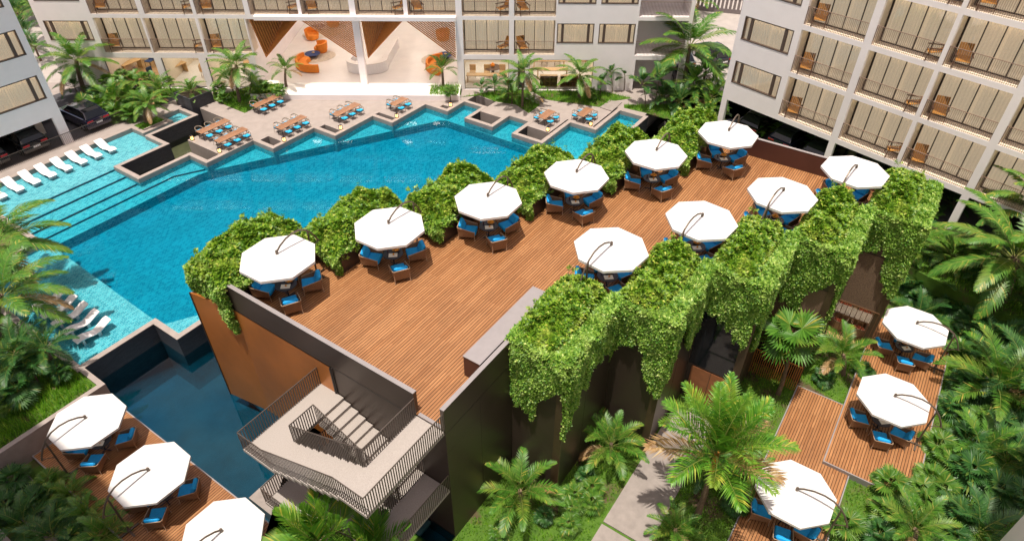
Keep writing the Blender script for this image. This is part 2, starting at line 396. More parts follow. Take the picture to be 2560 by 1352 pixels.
SC.cycles.sample_clamp_indirect = 6.0; SC.cycles.caustics_reflective = False; SC.cycles.caustics_refractive = False
ORD = ['first', 'second', 'third', 'fourth', 'fifth', 'sixth', 'seventh', 'eighth', 'ninth', 'tenth']
# ================================================================== SETTING: ground, pool, ponds
g = MB(); g.sheet([(-600, -600), (600, -600), (600, 900), (-600, 900)], -2.5)
tag(g.build('ground', TURF), kind='structure')
# ---- pool outline on the site grid (water side on the right hand of travel)
POOL = [(-30, 47.6), (13.8, 47.6), (13.8, 45.85), (16.4, 45.85), (16.4, 47.5), (18.5, 47.5), (18.5, 45.0), (13.65, 45.0), (13.65, 42.25), (9.1, 42.25), (9.1, 39.1),
        (13.75, 39.1), (13.75, 36.8), (18.5, 36.8), (18.5, 34.2), (23.15, 34.2), (23.15, 31.5), (27.9, 31.5), (27.9, 29.05), (32.6, 29.05), (32.6, 26.35), (35.2, 26.35),
        (35.2, 23.85), (32.45, 23.85), (32.45, 21.05), (35.2, 21.05), (35.2, 18.55), (32.45, 18.55), (32.45, 15.7), (37.3, 15.7), (37.3, 13.05), (42.1, 13.05), (42.1, 10.3), (14.6, 10.3)]
SOUTH = [(9.0, 13.2), (4.9, 13.2), (4.9, 15.85), (2.0, 15.85), (2.0, 20.75), (0.0, 20.75), (0.0, 23.1), (-4.7, 23.1), (-4.7, 36.95), (0.15, 36.95), (0.15, 43.2), (-30, 43.2)]
WATERPOLY = POOL + SOUTH
pc = MB(); pw = MB(); pl = MB(); pt_ = MB()
chain1 = POOL; chain2 = [(4.9, 15.85), (2.0, 15.85), (2.0, 20.75), (0.0, 20.75), (0.0, 23.1), (-4.7, 23.1), (-4.7, 36.95), (0.15, 36.95), (0.15, 43.2), (-30, 43.2)]
for ch in (chain1, chain2):
    pc.strip(ch, -.19, .19, -.05, 0.0); pw.strip(ch, -.178, .178, -2.45, -.05); pl.strip(ch, -.20, -.178, -.40, -.052); pt_.strip(ch, -.199, -.178, -1.9, -.402)
tag(pc.build('pool_coping', COPE, frame='site'), kind='structure')
tag(pw.build('pool_wall', SLATE, frame='site'), kind='structure')
tag(pl.build('pool_wall_lining', COPE, frame='site'), kind='structure')
tag(pt_.build('pool_wall_tiling', TILE, frame='site'), kind='structure')
pf = MB(); pf.sheet(WATERPOLY, -1.62); 
tag(pf.build('pool_floor', TILE, frame='site'), kind='structure')
# shelves and wide steps, each a prism on the land side of its edge
DEEP = [(.9, 37.45), (13.5, 37.45), (33.45, 26.9), (33.45, 8.6), (6.0, 8.6), (6.0, 20.4), (1.0, 23.2), (.9, 23.3)]
def upto(line): return POOL[:0] + line
outer = [(-30, 47.6), (13.8, 47.6), (13.8, 45.85), (16.4, 45.85), (16.4, 47.5), (18.5, 47.5), (18.5, 45.0), (13.65, 45.0), (13.65, 42.25), (9.1, 42.25)]
st = MB()
st.prism(outer + [(9.1, 42.7), (-30, 42.7)], -2.3, -.40)
st.prism(outer + [(9.1, 41.1), (.25, 41.1), (.25, 43.3), (-30, 43.3)], -2.3, -.52)
st.prism(outer + [(9.1, 39.55), (.25, 39.55), (.25, 43.4), (-30, 43.4)], -2.3, -.64)
st.prism([(.25, 43), (9.1, 42.9), (9.1, 39.1), (13.75, 39.1), (13.75, 37.1), (11.4, 38.35), (.25, 38.35)], -2.3, -.76)
zig = [(9.1, 39.1), (13.75, 39.1), (13.75, 36.8), (18.5, 36.8), (18.5, 34.2), (23.15, 34.2), (23.15, 31.5), (27.9, 31.5), (27.9, 29.05), (32.6, 29.05), (32.6, 26.35), (35.2, 26.35),
       (35.2, 23.85), (32.45, 23.85), (32.45, 21.05), (35.2, 21.05), (35.2, 18.55), (32.45, 18.55), (32.45, 15.7), (37.3, 15.7), (37.3, 13.05), (42.1, 13.05), (42.1, 10.3)]
st.prism([(.25, 43)] + [(9.1, 43)] + zig + [(32.2, 10.3), (32.2, 26.2), (31.9, 26.65), (13.7, 36.75), (12.7, 37.0), (1.1, 37.0), (.8, 36.85), (.66, 36.5), (.25, 36.5)], -2.3, -.86)
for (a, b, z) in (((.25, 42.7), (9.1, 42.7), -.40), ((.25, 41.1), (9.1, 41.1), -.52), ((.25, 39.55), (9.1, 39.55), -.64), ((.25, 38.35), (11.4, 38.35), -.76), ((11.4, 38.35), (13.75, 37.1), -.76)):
    nb = MB(); nb.strip([b, a], -.012, .09, z - .10, z + .004); tag(nb.build('step_riser_shade', RISER_SHADE, frame='site'), kind='structure')  # dark strips paint the risers' shade along each step edge
tag(st.build('pool_step', TILE, frame='site'), kind='structure')
sh = MB(); sh.prism([(-4.7, 36.95), (.15, 36.95), (.15, 36.4), (.66, 36.3), (.25, 23.3), (.5, 22.9), (5.0, 20.3), (5.0, 15.9), (2.0, 15.9), (2.0, 20.75), (0, 20.75), (0, 23.1), (-4.7, 23.1)], -2.3, -.52)
tag(sh.build('pool_shelf', TILE, frame='site'), kind='structure')
wt = MB(); wt.prism(WATERPOLY, -2.2, -.35)
tag(wt.build('pool_water', POOLW, frame='site'), kind='structure')
# ---- ponds
pb = MB(); pb.sheet([(-30, 52), (60, 52), (60, -2), (-30, -2)], -2.3)
tag(pb.build('pond_bottom', PONDB, frame='site'), kind='structure')
nb_ = MB(); nb_.sheet([(9.2, 46), (60, 46), (60, 10.4), (36, 10.4), (31.9, 15), (31.9, 26), (9.2, 39.2)], -1.95); tag(nb_.build('pond_basin', PONDNB, frame='site'), kind='structure')
pn = MB()
pn.prism([(9.2, 42.1), (13.8, 42.1), (13.8, 45.9), (19.6, 45.9), (19.6, 41.0), (33.5, 33), (40, 27), (40, 15.85), (32.5, 15.85), (32.5, 18.5), (35.1, 18.5), (35.1, 21.1), (32.5, 21.1), (32.5, 23.8), (35.1, 23.8), (35.1, 26.4),
          (32.55, 26.4), (32.55, 29.1), (27.85, 29.1), (27.85, 31.55), (23.1, 31.55), (23.1, 34.25), (18.45, 34.25), (18.45, 36.85), (13.7, 36.85), (13.7, 39.2), (9.2, 39.2)], -2.25, -1.42)
pn.prism([(42.2, 10.2), (60, 10.2), (60, 0), (28.6, 0), (28.6, 5), (14.3, 10.2)], -2.25, -1.42)
tag(pn.build('pond_water', PONDN, frame='site'), kind='structure')
ps = MB(); ps.prism([(-4.53, 23.0), (-.1, 23.0), (-.1, 20.65), (1.9, 20.65), (1.9, 15.76), (0, 15.75), (0, -.0), (-1.0, -.0), (-1.0, 6.5), (-4.5, 7.6), (-4.53, 7.6)], -2.25, -1.46)
tag(ps.build('reflecting_pond_water', PONDW, frame='site'), kind='structure')
# ---- terrace slabs (top at z = 0)
te = MB()
te.prism([(19.6, 70), (19.6, 41.35), (15.1, 41.35), (15.1, 36.99), (18.69, 36.99), (18.69, 36.15), (19.6, 36.15), (19.6, 34.39), (23.34, 34.39), (23.34, 33.7), (23.97, 33.7), (23.97, 31.69), (28.09, 31.69),
          (28.09, 31.35), (28.6, 31.35), (28.6, 29.24), (32.79, 29.24), (32.79, 27.4), (33.3, 27.4), (33.3, 26.54), (35.39, 26.54), (35.39, 26.1), (36.75, 26.1), (36.75, 23.65), (34.22, 23.65), (34.22, 21.24),
          (35.39, 21.24), (35.39, 18.36), (34.25, 18.36), (34.25, 16.05), (37.49, 16.05), (37.49, 13.4), (42.29, 13.4), (42.29, 10.5), (60, 10.5), (75, 10), (75, 70)], -2.44, -.012)
te.prism([(-40, 47.79), (13.61, 47.79), (13.61, 46.04), (13.99, 46.04), (16.2, 46.04), (16.21, 47.69), (18.69, 47.69), (19.59, 47.69), (19.59, 46.0), (19.6, 80), (-40, 80)], -2.44, -.016)
tag(te.build('terrace_paving', PAVE, frame='site'), kind='structure')
# garden soil level around the pavilion
ge = MB(); ge.prism([(-40, 20.8), (-9.05, 20.8), (-9.05, -40), (60, -40), (60, 10.1), (42.3, 10.1), (42.3, 8.0), (29.2, 8.0), (29.2, -.1), (-4.4, -.1), (-4.4, -40), (-9.05, -40), (-40, -40)][:4] + [(70, -60), (70, 10.1), (28.6, 10.1), (28.6, 0.0), (-4.45, 0.0), (-4.45, 2.8), (-9.1, 2.8), (-9.1, 20.8)], -2.44, -1.6)
g2 = MB(); g2.prism([(-40, 22.0), (-9.0, 22.0), (-9.0, -60), (-40, -60)], -2.44, -1.6); g2.prism([(-9.0, 3.2), (-4.46, 3.2), (-4.46, 0.0), (70, 0.0), (70, -60), (-9.0, -60)], -2.44, -1.6)
g2.prism([(-4.46, 6.6), (-.9, 6.6), (-.9, 0.0), (-4.46, 0.0)], -2.44, -1.604)
tag(g2.build('garden_ground', TURF, frame='site'), kind='structure')
# raised planting bed with palms beside the pool
bd = MB(); bd.strip([(-40, 20.95), (-4.62, 20.95), (-4.62, 22.9)], -.15, .15, -2.4, 0.0)
tag(bd.build('bed_wall', COPE, frame='site'), kind='structure')
bs = MB(); bs.prism([(-40, 21.1), (-4.77, 21.1), (-4.77, 36.8), (-.05, 36.8), (-.05, 43.05), (-40, 43.05)], -2.4, -.12)
tag(bs.build('planting_bed', TURF, frame='site'), kind='structure')
# small planted island in the pool, dark square planter beside the terrace
isl = thing('pool_planter', 'low stone planter island notched into the pool edge, holding a short palm', 'planter', site=True)
m = MB(); m.prism([(13.99, 46.04), (16.2, 46.04), (16.2, 47.6), (13.99, 47.6)], -2.3, .02); m.build('soil', TURF, isl)
m = MB(); m.strip([(13.99, 46.04), (16.22, 46.04)], -.02, .10, -.3, .12); m.build('kerb', COPE, isl)
dk = thing('square_planter', 'tall black square planter standing between the shallow pool and the dining terrace', 'planter', site=True)
m = MB(); m.strip([(18.95, 48.3), (18.95, 45.95), (21.2, 45.95), (21.2, 48.3)], -.06, .06, -2.3, 1.15, closed=True); m.build('shell', SLATE, dk)
m = MB(); m.box(19.02, 21.13, 46.02, 48.23, -.5, 1.02); m.build('soil', SOIL, dk)

# ---- decks at garden level
def deck(name, label, u0, u1, v0, v1, z, zb=-2.4):
    r = thing(name, label, 'deck', site=True)
    m = MB(); m.box(u0 + .06, u1 - .06, v0 + .06, v1 - .06, zb, z); m.build('boards', DECK, r)
    m = MB(); m.strip([(u0 + .03, v0 + .03), (u1 - .03, v0 + .03), (u1 - .03, v1 - .03), (u0 + .03, v1 - .03)], -.03, .03, zb, z + .012, closed=True); m.build('edge_trim', CAP, r)
    return r
deck('timber_deck', 'timber deck along the dark reflecting pond with three umbrellas', -9.0, -4.52, 2.9, 20.8, -1.35)
deck('timber_deck', 'raised timber deck on the garden side carrying two umbrellas', 13.85, 27.1, -17.6, -13.25, -1.22)
deck('timber_deck', 'lower timber deck beside the garden path with one umbrella under a palm', 3.0, 18.5, -14.62, -10.7, -1.40)

def px_slab(name, pts, z, t, mat, label=None):
    m = MB(); m.prism([(G(*p, z).x, G(*p, z).y) for p in pts], z - t, z); return tag(m.build(name, mat), kind='structure')
m = MB()
for (u0, u1) in ((-6.5, -.2), (-.05, 4.5), (4.65, 10.1), (10.25, 13.2)): m.box(u0, u1, -7.75, -5.4, -1.7, -1.53)
m.box(-6.3, -.35, -2.6, -.2, -1.7, -1.525)
m.box(-4.2, -.3, 7.65, 9.6, -2.3, -1.38)
tag(m.build('garden_path', SLAB, frame='site'), kind='structure')
m = MB()
for pts in ([(2345, 690), (2409, 690), (2470, 712), (2405, 722)], [(2330, 682), (2343, 687), (2341, 697), (2318, 690)], [(2436, 722), (2487, 740), (2480, 782), (2430, 765)], [(2235, 655), (2275, 668), (2262, 690), (2225, 680)]):
    m.prism([(G(*p, -1.5).x, G(*p, -1.5).y) for p in pts], -1.7, -1.5)
for (v0, v1) in ((8.0, 14.6), (14.75, 21.2), (21.4, 27)): m.box(-11.0, -9.75, v0, v1, 0, 0)
tag(m.build('stepping_path', SLAB), kind='structure')
m = MB()
for (v0, v1) in ((12.0, 16.1), (16.25, 20.1), (20.25, 25.0), (25.2, 30)): m.box(-11.1, -9.65, v0, v1, -1.75, -1.5)
tag(m.build('left_garden_path', SLAB, frame='site'), kind='structure')
# terrace stepping stones on the back lawn
m = MB()
for pts in ([(1313, 246), (1330, 236.5), (1337, 240), (1321, 250)], [(1325, 251), (1342, 242), (1363, 248.5), (1346, 260)], [(500, 237), (520, 230), (545, 236), (525, 245)], [(1500, 268), (1525, 250), (1555, 256), (1530, 278)]):
    m.prism([(G(*p, .07).x, G(*p, .07).y) for p in pts], -.05, .07)
tag(m.build('stepping_stones', SLAB), kind='structure')
# ================================================================== PAVILION with the roof deck
pav = thing('pavilion', 'brown two storey pavilion with stepped walls and a timber roof terrace', 'building', site=True)
SU, SV = 4.75, 2.65
OUTR = []                       # stepped outline, garden side, from the front corner backwards
for k in range(6):
    OUTR += [(SU * k, -SV * k), (SU * (k + 1), -SV * k)]
OUTR[-1] = (28.5, -SV * 5)
OUTL = []
for k in range(6):
    OUTL += [(SU * k, 15.7 - SV * k), (SU * (k + 1), 15.7 - SV * k)]
FOOT = OUTR + OUTL[::-1]
inset = .12
FLOW = OUTR[:10] + [(23.75, -10.6), (28.5, -10.6)] + OUTL[::-1]      # the last step is an open loggia below 5 m
m = MB(); m.prism(FLOW, -2.4, 4.996); m.prism(FOOT, 5.0, 6.30); m.build('wall', BROWN, pav)
m = MB(); m.sheet(FOOT, 6.5); m.build('roof_deck', DECK, pav)
m = MB(); m.box(.004, .16, .2, 1.42, 6.304, 6.506); m.build('deck_nosing', CAP, pav)
# parapet: upstand + cap whose lighter grey paints the sky reflection
def cap_wall(nm, line, w=.09, z0=6.31, z1=7.73, mat=BROWN):
    a = MB(); a.strip(line, -w, w, z0, z1); o = a.build(nm, mat, pav)
    b = MB(); b.strip(line, -w - .012, w + .012, z1, z1 + .03); b.build('cap', CAP, o)
cap_wall('parapet', [(.09, 1.52), (.09, 13.05)])
cap_wall('parapet', [(.0, .09), (4.72, .09)])
cap_wall('parapet', [(28.4, -10.6), (28.4, -.05)], mat=MAROON)
# panel joints and the band below the parapet
m = MB(); m.box(-.012, 0.0, 1.45, 15.7, 6.22, 6.30); m.box(-.05, .0, 6.35, 6.5, -1.5, 6.2); m.box(-.01, 0, 0, 15.7, -1.52, -1.4)
m.box(0, 4.75, -.006, 0, 6.24, 6.27); m.box(2.3, 2.32, -.006, 0, -1.6, 6.2)
for k in range(1, 6):
    m.box(SU * k, SU * (k + 1), -SV * k - .006, -SV * k, 5.1, 5.12); m.box(SU * k + 2.3, SU * k + 2.32, -SV * k - .006, -SV * k, -1.6, 7.6)
m.build('panel_joint', BFRAME, pav)
# orange perforated screen wall: flat field and a folded end
m = MB(); m.add([(-.03, 6.5, -1.45), (-.03, 13.0, -1.45), (-.03, 13.0, 6.2), (-.03, 6.5, 6.2)], [(0, 1, 2, 3)][::1]); 
m.add([(-.03, 13.0, -1.45), (-.03, 15.7, -1.45), (-.45, 15.9, -1.45), (-.03, 13.0, 6.2), (-.03, 15.7, 6.2), (-.45, 15.9, 6.2)], [(0, 2, 5, 3), (2, 1, 4, 5), (3, 5, 4), (0, 1, 2)])
m.build('screen_panel', SCREEN, pav)
m = MB(); m.box(-.08, -.01, 6.42, 6.5, -1.5, 6.2); m.box(-.48, -.40, 15.86, 15.94, -1.5, 6.2); m.build('screen_frame', BFRAME, pav)
# planters on both sides
def planter(u0, u1, v0, v1, zb, left):
    a = MB(); zt = 7.55
    a.strip([(u0 + .07, v0 + .07), (u1 - .07, v0 + .07), (u1 - .07, v1 - .07), (u0 + .07, v1 - .07)], -.07, .07, 6.31, zt, closed=True)
    o = a.build('planter', BROWN, pav)
    b = MB(); b.strip([(u0 + .07, v0 + .07), (u1 - .07, v0 + .07), (u1 - .07, v1 - .07), (u0 + .07, v1 - .07)], -.082, .082, zt, zt + .03, closed=True); b.build('cap', CAP, o)
    c = MB(); c.box(u0 + .14, u1 - .14, v0 + .14, v1 - .14, 6.52, 7.38); c.build('soil', TURF, o)
for k in range(6): planter(SU * k, SU * (k + 1), 15.7 - SV * (k + 1), 15.7 - SV * k, 6.3, True)
for k in range(5): planter(SU * (k + 1), SU * (k + 2), -SV * (k + 1), -SV * k, 6.3, False)
# vertical fins at the stepped corners
FIN = plain('bronze_fin', (.085, .055, .035), .4, .35, var=.08)
for k in range(1, 6):
    m = MB(); m.box(SU * k - .07, SU * k + .02, -SV * k - .10, -SV * k + .3, -1.6, 7.56); m.build('corner_fin', FIN, pav)
# glazed screens with a dining room behind on the far garden side (fourth and fifth steps)
FLAX = plain('speckled_felt', (.15, .095, .06), .9, var=.55, vs=26)
SLT = plain('loggia_slat', (.17, .085, .042), .5, .2)
def face(nm, k, va, vb, z0, z1, mat, out=.02):
    b = MB(); b.box(SU * k - out - .02, SU * k - out, va, vb, z0, z1); return b.build(nm, mat, pav)
def slats(nm, k, va, vb, z0, z1, mat, out=.08, gap=.115):
    b = MB(); n = int(abs(vb - va) / gap)
    for i in range(n + 1):
        y = va + (vb - va) * i / n; b.box(SU * k - out - .03, SU * k - out, y - .018, y + .018, z0, z1)
    b.box(SU * k - out - .04, SU * k - out + .004, va, vb, z1, z1 + .06); return b.build(nm, mat, pav)
V = lambda k: (-SV * k + .06, -SV * (k - 1) - .04)
a_, b_ = V(3); face('entrance_door', 3, a_ + .3, a_ + 1.25, -1.5, .95, plain('door_timber', (.30, .105, .04), .5, var=.15, vs=3)); face('entrance_door', 3, a_ + 1.28, b_ - .2, -1.5, .95, plain('door_timber', (.27, .10, .04), .5, var=.15, vs=3)); face('dark_glazing', 3, a_, b_, 1.1, 5.0, CARG)
a_, b_ = V(4); face('speckled_panel', 4, a_, b_, 1.9, 5.2, FLAX); face('dark_glazing', 4, a_, b_, -1.4, 1.88, CARG); slats('screen_slats', 4, a_, b_, -.1, 1.85, SLT); slats('orange_slat_screen', 4, a_ - .1, b_, -1.55, .35, SLATW, .9)
a_, b_ = V(5); face('speckled_panel', 5, a_, b_, 1.5, 5.2, FLAX); slats('screen_slats', 5, a_, b_, -1.45, 1.49, SLT, .06, .26)
m = MB(); m.box(23.72, 28.4, -13.2, -10.62, -2.0, -1.40); m.build('loggia_floor', FLOORO, pav)
m = MB(); m.box(28.3, 28.5, -13.25, -10.61, -1.39, 4.99); m.build('loggia_back', plain('loggia_wall', (.20, .12, .07), .7, var=.1), pav)
slt = MB()
for i in range(28): slt.box(23.8 + .168 * i, 23.83 + .168 * i, -13.24, -13.2, -1.39, 4.99)
slt.build('side_slats', SLT, pav)
m = MB(); m.box(24.4, 27.8, -12.1, -11.9, 2.6, 2.64); m.build('loggia_lamp', LAMPW, pav)
# long grey-topped cabinet on the roof deck
cb = thing('storage_bench', 'long maroon cabinet with grey top against the garden side parapet', 'cabinet', W(5.42, .72, 6.5), A_U)
m = MB(); m.box(-2.66, 2.72, -.42, .43, 0, 1.17); m.build('body', MAROON, cb)
m = MB(); m.box(-2.68, 2.74, -.44, .45, 1.173, 1.21); m.build('top', CAP, cb)
# ---- staircase at the front corner
stc = thing('staircase', 'grey terrazzo dog-leg outdoor staircase with brown bar railings climbing to the roof deck', 'staircase', site=True)
def landing(u0, u1, v0, v1, z, t=.16):
    a = MB(); a.box(u0, u1, v0, v1, z - t, z); a.build('landing', CONC, stc)
def flight(u0, u1, v0, z0, v1, z1, n):
    a = MB(); dv = (v1 - v0) / n; dz = (z1 - z0) / n
    for i in range(n):
        va, vb = v0 + dv * i, v0 + dv * (i + 1); zt = z0 + dz * (i + 1)
        lo, hi = min(va, vb), max(va, vb); a.box(u0, u1, lo - (.03 if i else 0), hi, zt - .17, zt)
    a.build('stair_flight', CONC, stc)
def rail(line, h=1.1, r=.022, gap=.115, name='railing'):
    a = MB(); L = [Vector(p) for p in line]
    top = [p + Vector((0, 0, h)) for p in L]
    for i in range(len(L) - 1):
        p, q = L[i], L[i + 1]; d = (q - p); n = max(1, int(d.length / gap))
        dx = Vector((d.x, d.y, 0)).normalized(); M = Matrix.Rotation(math.atan2(dx.y, dx.x), 4, 'Z')
        for k in range(n + (1 if i == len(L) - 2 else 0)):
            c = p + d * (k / n); a.box(-.022, .022, -.010, .010, -.12, h, 0, Matrix.Translation(c) @ M)
        a.tube([p + Vector((0, 0, h)), q + Vector((0, 0, h))], .026, 4)
    a.build(name, RAIL, stc)
for zt in (6.45, 2.42):
    zm = zt - 1.95
    landing(-4.4, -.03 if zt < 6 else -.03, .02, 1.5, zt)
    flight(-4.4, -2.9, 1.5, zt, 6.0, zm, 10)
    landing(-4.4, -.03, 6.0, 7.5, zm)
    flight(-1.6, -.03, 6.0, zm, 1.5, zt - 4.03, 11)
    e = .03
    rail([(-.05, e, zt), (-4.4 + e, e, zt), (-4.4 + e, 1.5, zt), (-4.4 + e, 6.0, zm), (-4.4 + e, 7.5 - e, zm), (-.05, 7.5 - e, zm)])
    rail([(-.05, 1.5 - e, zt), (-2.9 - e, 1.5 - e, zt), (-2.9 - e, 6.0, zm), (-1.6, 6.0, zm), (-1.6, 1.5, zt - 4.0)])
# ================================================================== UMBRELLAS, TABLES, CHAIRS
# umbrella: origin below the canopy hub on the deck, mast towards local +x
um = thing('umbrella', 'x', 'umbrella')
Rr = 1.80
m = MB(); ring = [(Rr * math.cos(PI / 4 * k + PI / 8), Rr * math.sin(PI / 4 * k + PI / 8), 2.40) for k in range(8)]
vs = [(0, 0, 2.60)]; fs = []
mid = [(x * .5, y * .5, 2.512) for x, y, z in ring]; vs += mid + ring + [(x, y, z - .13) for x, y, z in ring]
for k in range(8):
    j = (k + 1) % 8; fs += [(0, 1 + k, 1 + j), (1 + k, 9 + k, 9 + j, 1 + j), (9 + k, 17 + k, 17 + j, 9 + j)]
m.add(vs, fs); m.build('canopy', CANVAS, um)
m = MB()
for k in range(8): m.tube([(0, 0, 2.57), (ring[k][0] * .98, ring[k][1] * .98, 2.39)], .012, 4)
m.build('rib', MAST, um)
arc = [(0, 0, 2.70), (.25, 0, 2.90), (.65, 0, 3.07), (1.1, 0, 3.12), (1.5, 0, 3.04), (1.85, 0, 2.82), (2.12, 0, 2.5), (2.33, 0, 2.12), (2.42, 0, 1.9)]
m = MB(); m.tube(arc, .045, 6); m.ball((2.42, 0, 1.88), .06, .06, .06, 8, 5); m.build('arm', MAST, um)
m = MB(); m.tube([(0, 0, 2.55), (0, 0, 2.76)], .07, 8); m.tube([(0, 0, 2.76), (0, 0, 2.80)], .05, 8); m.build('hub', MAST, um)
m = MB(); m.tube([(1.92, 0, .06), (1.92, 0, 2.76)], .045, 8); m.tube([(1.92, 0, 1.55), (2.40, 0, 1.9)], .022, 5); m.build('mast', MAST, um)
m = MB()
m.box(1.44, 2.40, -.045, .045, .004, .065); m.box(1.875, 1.965, -.48, -.047, .004, .06); m.box(1.875, 1.965, .047, .48, .004, .06); m.lathe([(.10, .066), (.10, .10), (.06, .16)], 10, c=(1.92, 0)); m.build('base', MAST, um)
UMB = Proto(um)
# low armchair: seat faces local +x
ch = thing('armchair', 'x', 'armchair')
m = MB()
for s in (-1, 1):
    m.add([(-.40, .37 * s, .18), (.36, .37 * s, .20), (.42, .40 * s, .52), (-.46, .42 * s, .74), (-.40, .345 * s, .18), (.36, .345 * s, .20), (.42, .375 * s, .52), (-.46, .395 * s, .74)],
          [(0, 1, 2, 3), (7, 6, 5, 4), (0, 4, 5, 1), (2, 1, 5, 6), (3, 2, 6, 7), (0, 3, 7, 4)])
m.add([(-.40, -.34, .18), (-.40, .34, .18), (-.47, .39, .74), (-.47, -.39, .74), (-.37, -.34, .18), (-.37, .34, .18), (-.44, .39, .74), (-.44, -.39, .74)],
      [(0, 1, 2, 3), (7, 6, 5, 4), (0, 4, 5, 1), (2, 1, 5, 6), (3, 2, 6, 7), (0, 3, 7, 4)])
m.box(-.37, .37, -.335, .335, .20, .27); m.build('shell', CANE, ch)
m = MB(); m.tube([(.43, .40, .53), (-.40, .42, .745), (-.47, .37, .76), (-.47, -.37, .76), (-.40, -.42, .745), (.43, -.40, .53)], .018, 5); m.build('top_rail', CANEF, ch)
for sx, sy in ((.40, .37), (.40, -.37), (-.42, .36), (-.42, -.36)):
    m = MB(); m.tube([(sx * 1.08, sy * 1.05, .0), (sx, sy, .30), (sx * 1.03, sy * 1.06, .57 if sx > 0 else .74)], .016, 5); m.build('leg', CANEF, ch)
m = MB(); m.bbox(-.36, .45, -.335, .335, .275, .475, .045); m.build('seat_cushion', BLUE, ch)
m = MB(); M_ = Matrix.Translation((-.29, .02, .655)) @ Matrix.Rotation(rad(-24), 4, 'Y') @ Matrix.Rotation(rad(6), 4, 'X'); m.bbox(-.10, .10, -.325, .325, -.22, .26, .07, 0, M_); m.build('back_cushion', BLUE, ch)
CH = Proto(ch)
# round pedestal table
tb = thing('round_table', 'x', 'table')
m = MB(); m.lathe([(.50, .70), (.52, .715), (.52, .735), (.50, .74)], 28); m.build('tabletop', BLACK, tb)
m = MB(); m.lathe([(.03, .0), (.03, .699)], 8); m.build('pedestal', BLACK, tb)
m = MB()
for k in range(4): m.box(0, .33, -.02, .02, .004, .035, 0, Matrix.Rotation(PI / 2 * k + .4, 4, 'Z'))
m.build('foot', BLACK, tb)
TB = Proto(tb)
bo = thing('fruit_bowl', 'x', 'bowl')
m = MB(); m.lathe([(.05, 0), (.13, .02), (.17, .06), (.165, .06), (.12, .03), (.0, .02)], 16, cap=False); m.build('bowl', TANW, bo)
m = MB()
for i in range(7):
    a = i * 2.4; r = .02 if i == 6 else .085; m.ball((r * math.cos(a), r * math.sin(a), .075 + (.04 if i == 6 else 0)), .048, .048, .046, 8, 5)
m.build('fruit', FRUIT, bo); BO = Proto(bo)
bk = thing('open_book', 'x', 'book')
m = MB(); m.add([(-.17, -.12, .012), (0, -.12, .004), (0, .12, .004), (-.17, .12, .012), (.17, -.12, .012), (.17, .12, .012), (-.17, -.12, .002), (.17, -.12, .002), (.17, .12, .002), (-.17, .12, .002)], [(0, 1, 2, 3), (1, 4, 5, 2), (6, 9, 8, 7), (0, 3, 9, 6), (4, 7, 8, 5), (0, 6, 7, 4, 1), (3, 2, 5, 8, 9)]); m.build('pages', PAPER, bk)
m = MB(); m.ball((.02, .01, .045), .038, .038, .036, 8, 6); m.build('orange', FRUIT, bk); BK = Proto(bk)
cu = thing('tumbler', 'x', 'glass')
m = MB(); m.lathe([(.030, 0), (.042, .11), (.038, .11), (.027, .01)], 12, cap=False); m.build('cup', CERAM, cu); CU = Proto(cu)

def setting(u, v, z, mast, chairs, who, ring_u, hub=(0, 0)):
    p = W(u, v, z)
    UMB.put(W(u + hub[0], v + hub[1], z), A_U + rad(mast), 'white octagonal umbrella, ' + ring_u, 'white cantilever umbrellas')
    TB.put(p, random.uniform(0, 1), 'round black table under the ' + who, 'round black tables')
    for ang, r, side in chairs:
        a = A_U + rad(ang); q = p + Vector((math.cos(a), math.sin(a), 0)) * r
        CH.put(q, a + PI + rad(random.uniform(-9, 9)), 'cane armchair, ' + side + ', under the ' + who, 'cane armchairs', 1.07)
    zt = z + .74
    o = lambda ang, r: p + Vector((math.cos(A_U + rad(ang)) * r, math.sin(A_U + rad(ang)) * r, .742))
    BO.put(o(8, .27), 0, 'bowl of oranges under the ' + who, 'fruit bowls', 1.2)
    BK.put(o(225, .17), A_U + rad(-50), 'open book with orange under the ' + who, 'open books', 1.3)
    CU.put(o(100, .30), 0, 'dark tumbler under the ' + who, 'tumblers')
CHU = [(122, 1.12, 'pool side'), (238, 1.10, 'stair side'), (330, 1.20, 'garden side'), (40, 1.22, 'far side')]
for k in range(6):
    who = ['umbrella nearest the stairs on the pool side', 'second pool-side umbrella from the stairs', 'third pool-side umbrella from the stairs', 'fourth pool-side umbrella from the stairs', 'fifth pool-side umbrella from the stairs', 'last pool-side umbrella by the back wall'][k]
    setting(1.98 + 4.74 * k, 11.33 - 2.60 * k, 6.504, 2, CHU, who, ['nearest the stairs in the roof deck row along the pool', 'second from the stairs in the roof deck row along the pool', 'third from the stairs in the roof deck row along the pool', 'fourth from the stairs in the roof deck row along the pool', 'fifth from the stairs in the roof deck row along the pool', 'last of the pool row, beside the maroon back wall'][k])
CHR = [(118, 1.12, 'pool side'), (240, 1.0, 'stair side'), (332, 1.12, 'garden side'), (45, 1.2, 'far side')]
for k in range(4):
    who = ['umbrella beside the grey cabinet', 'second umbrella behind the grey cabinet', 'third umbrella behind the grey cabinet', 'umbrella farthest behind the grey cabinet'][k]
    setting(11.38 + 4.70 * k, -1.13 - 2.65 * k, 6.504, 174, CHR, who, ['first of the roof deck garden row, next to the grey cabinet', 'second of the roof deck garden row behind the grey cabinet', 'third of the roof deck garden row behind the grey cabinet', 'last of the roof deck garden row, right of the maroon wall'][k])
CHP = [(-38, 1.15, 'staircase side'), (-140, 1.1, 'near path side'), (52, 1.15, 'pond side'), (140, 1.15, 'palm side')]
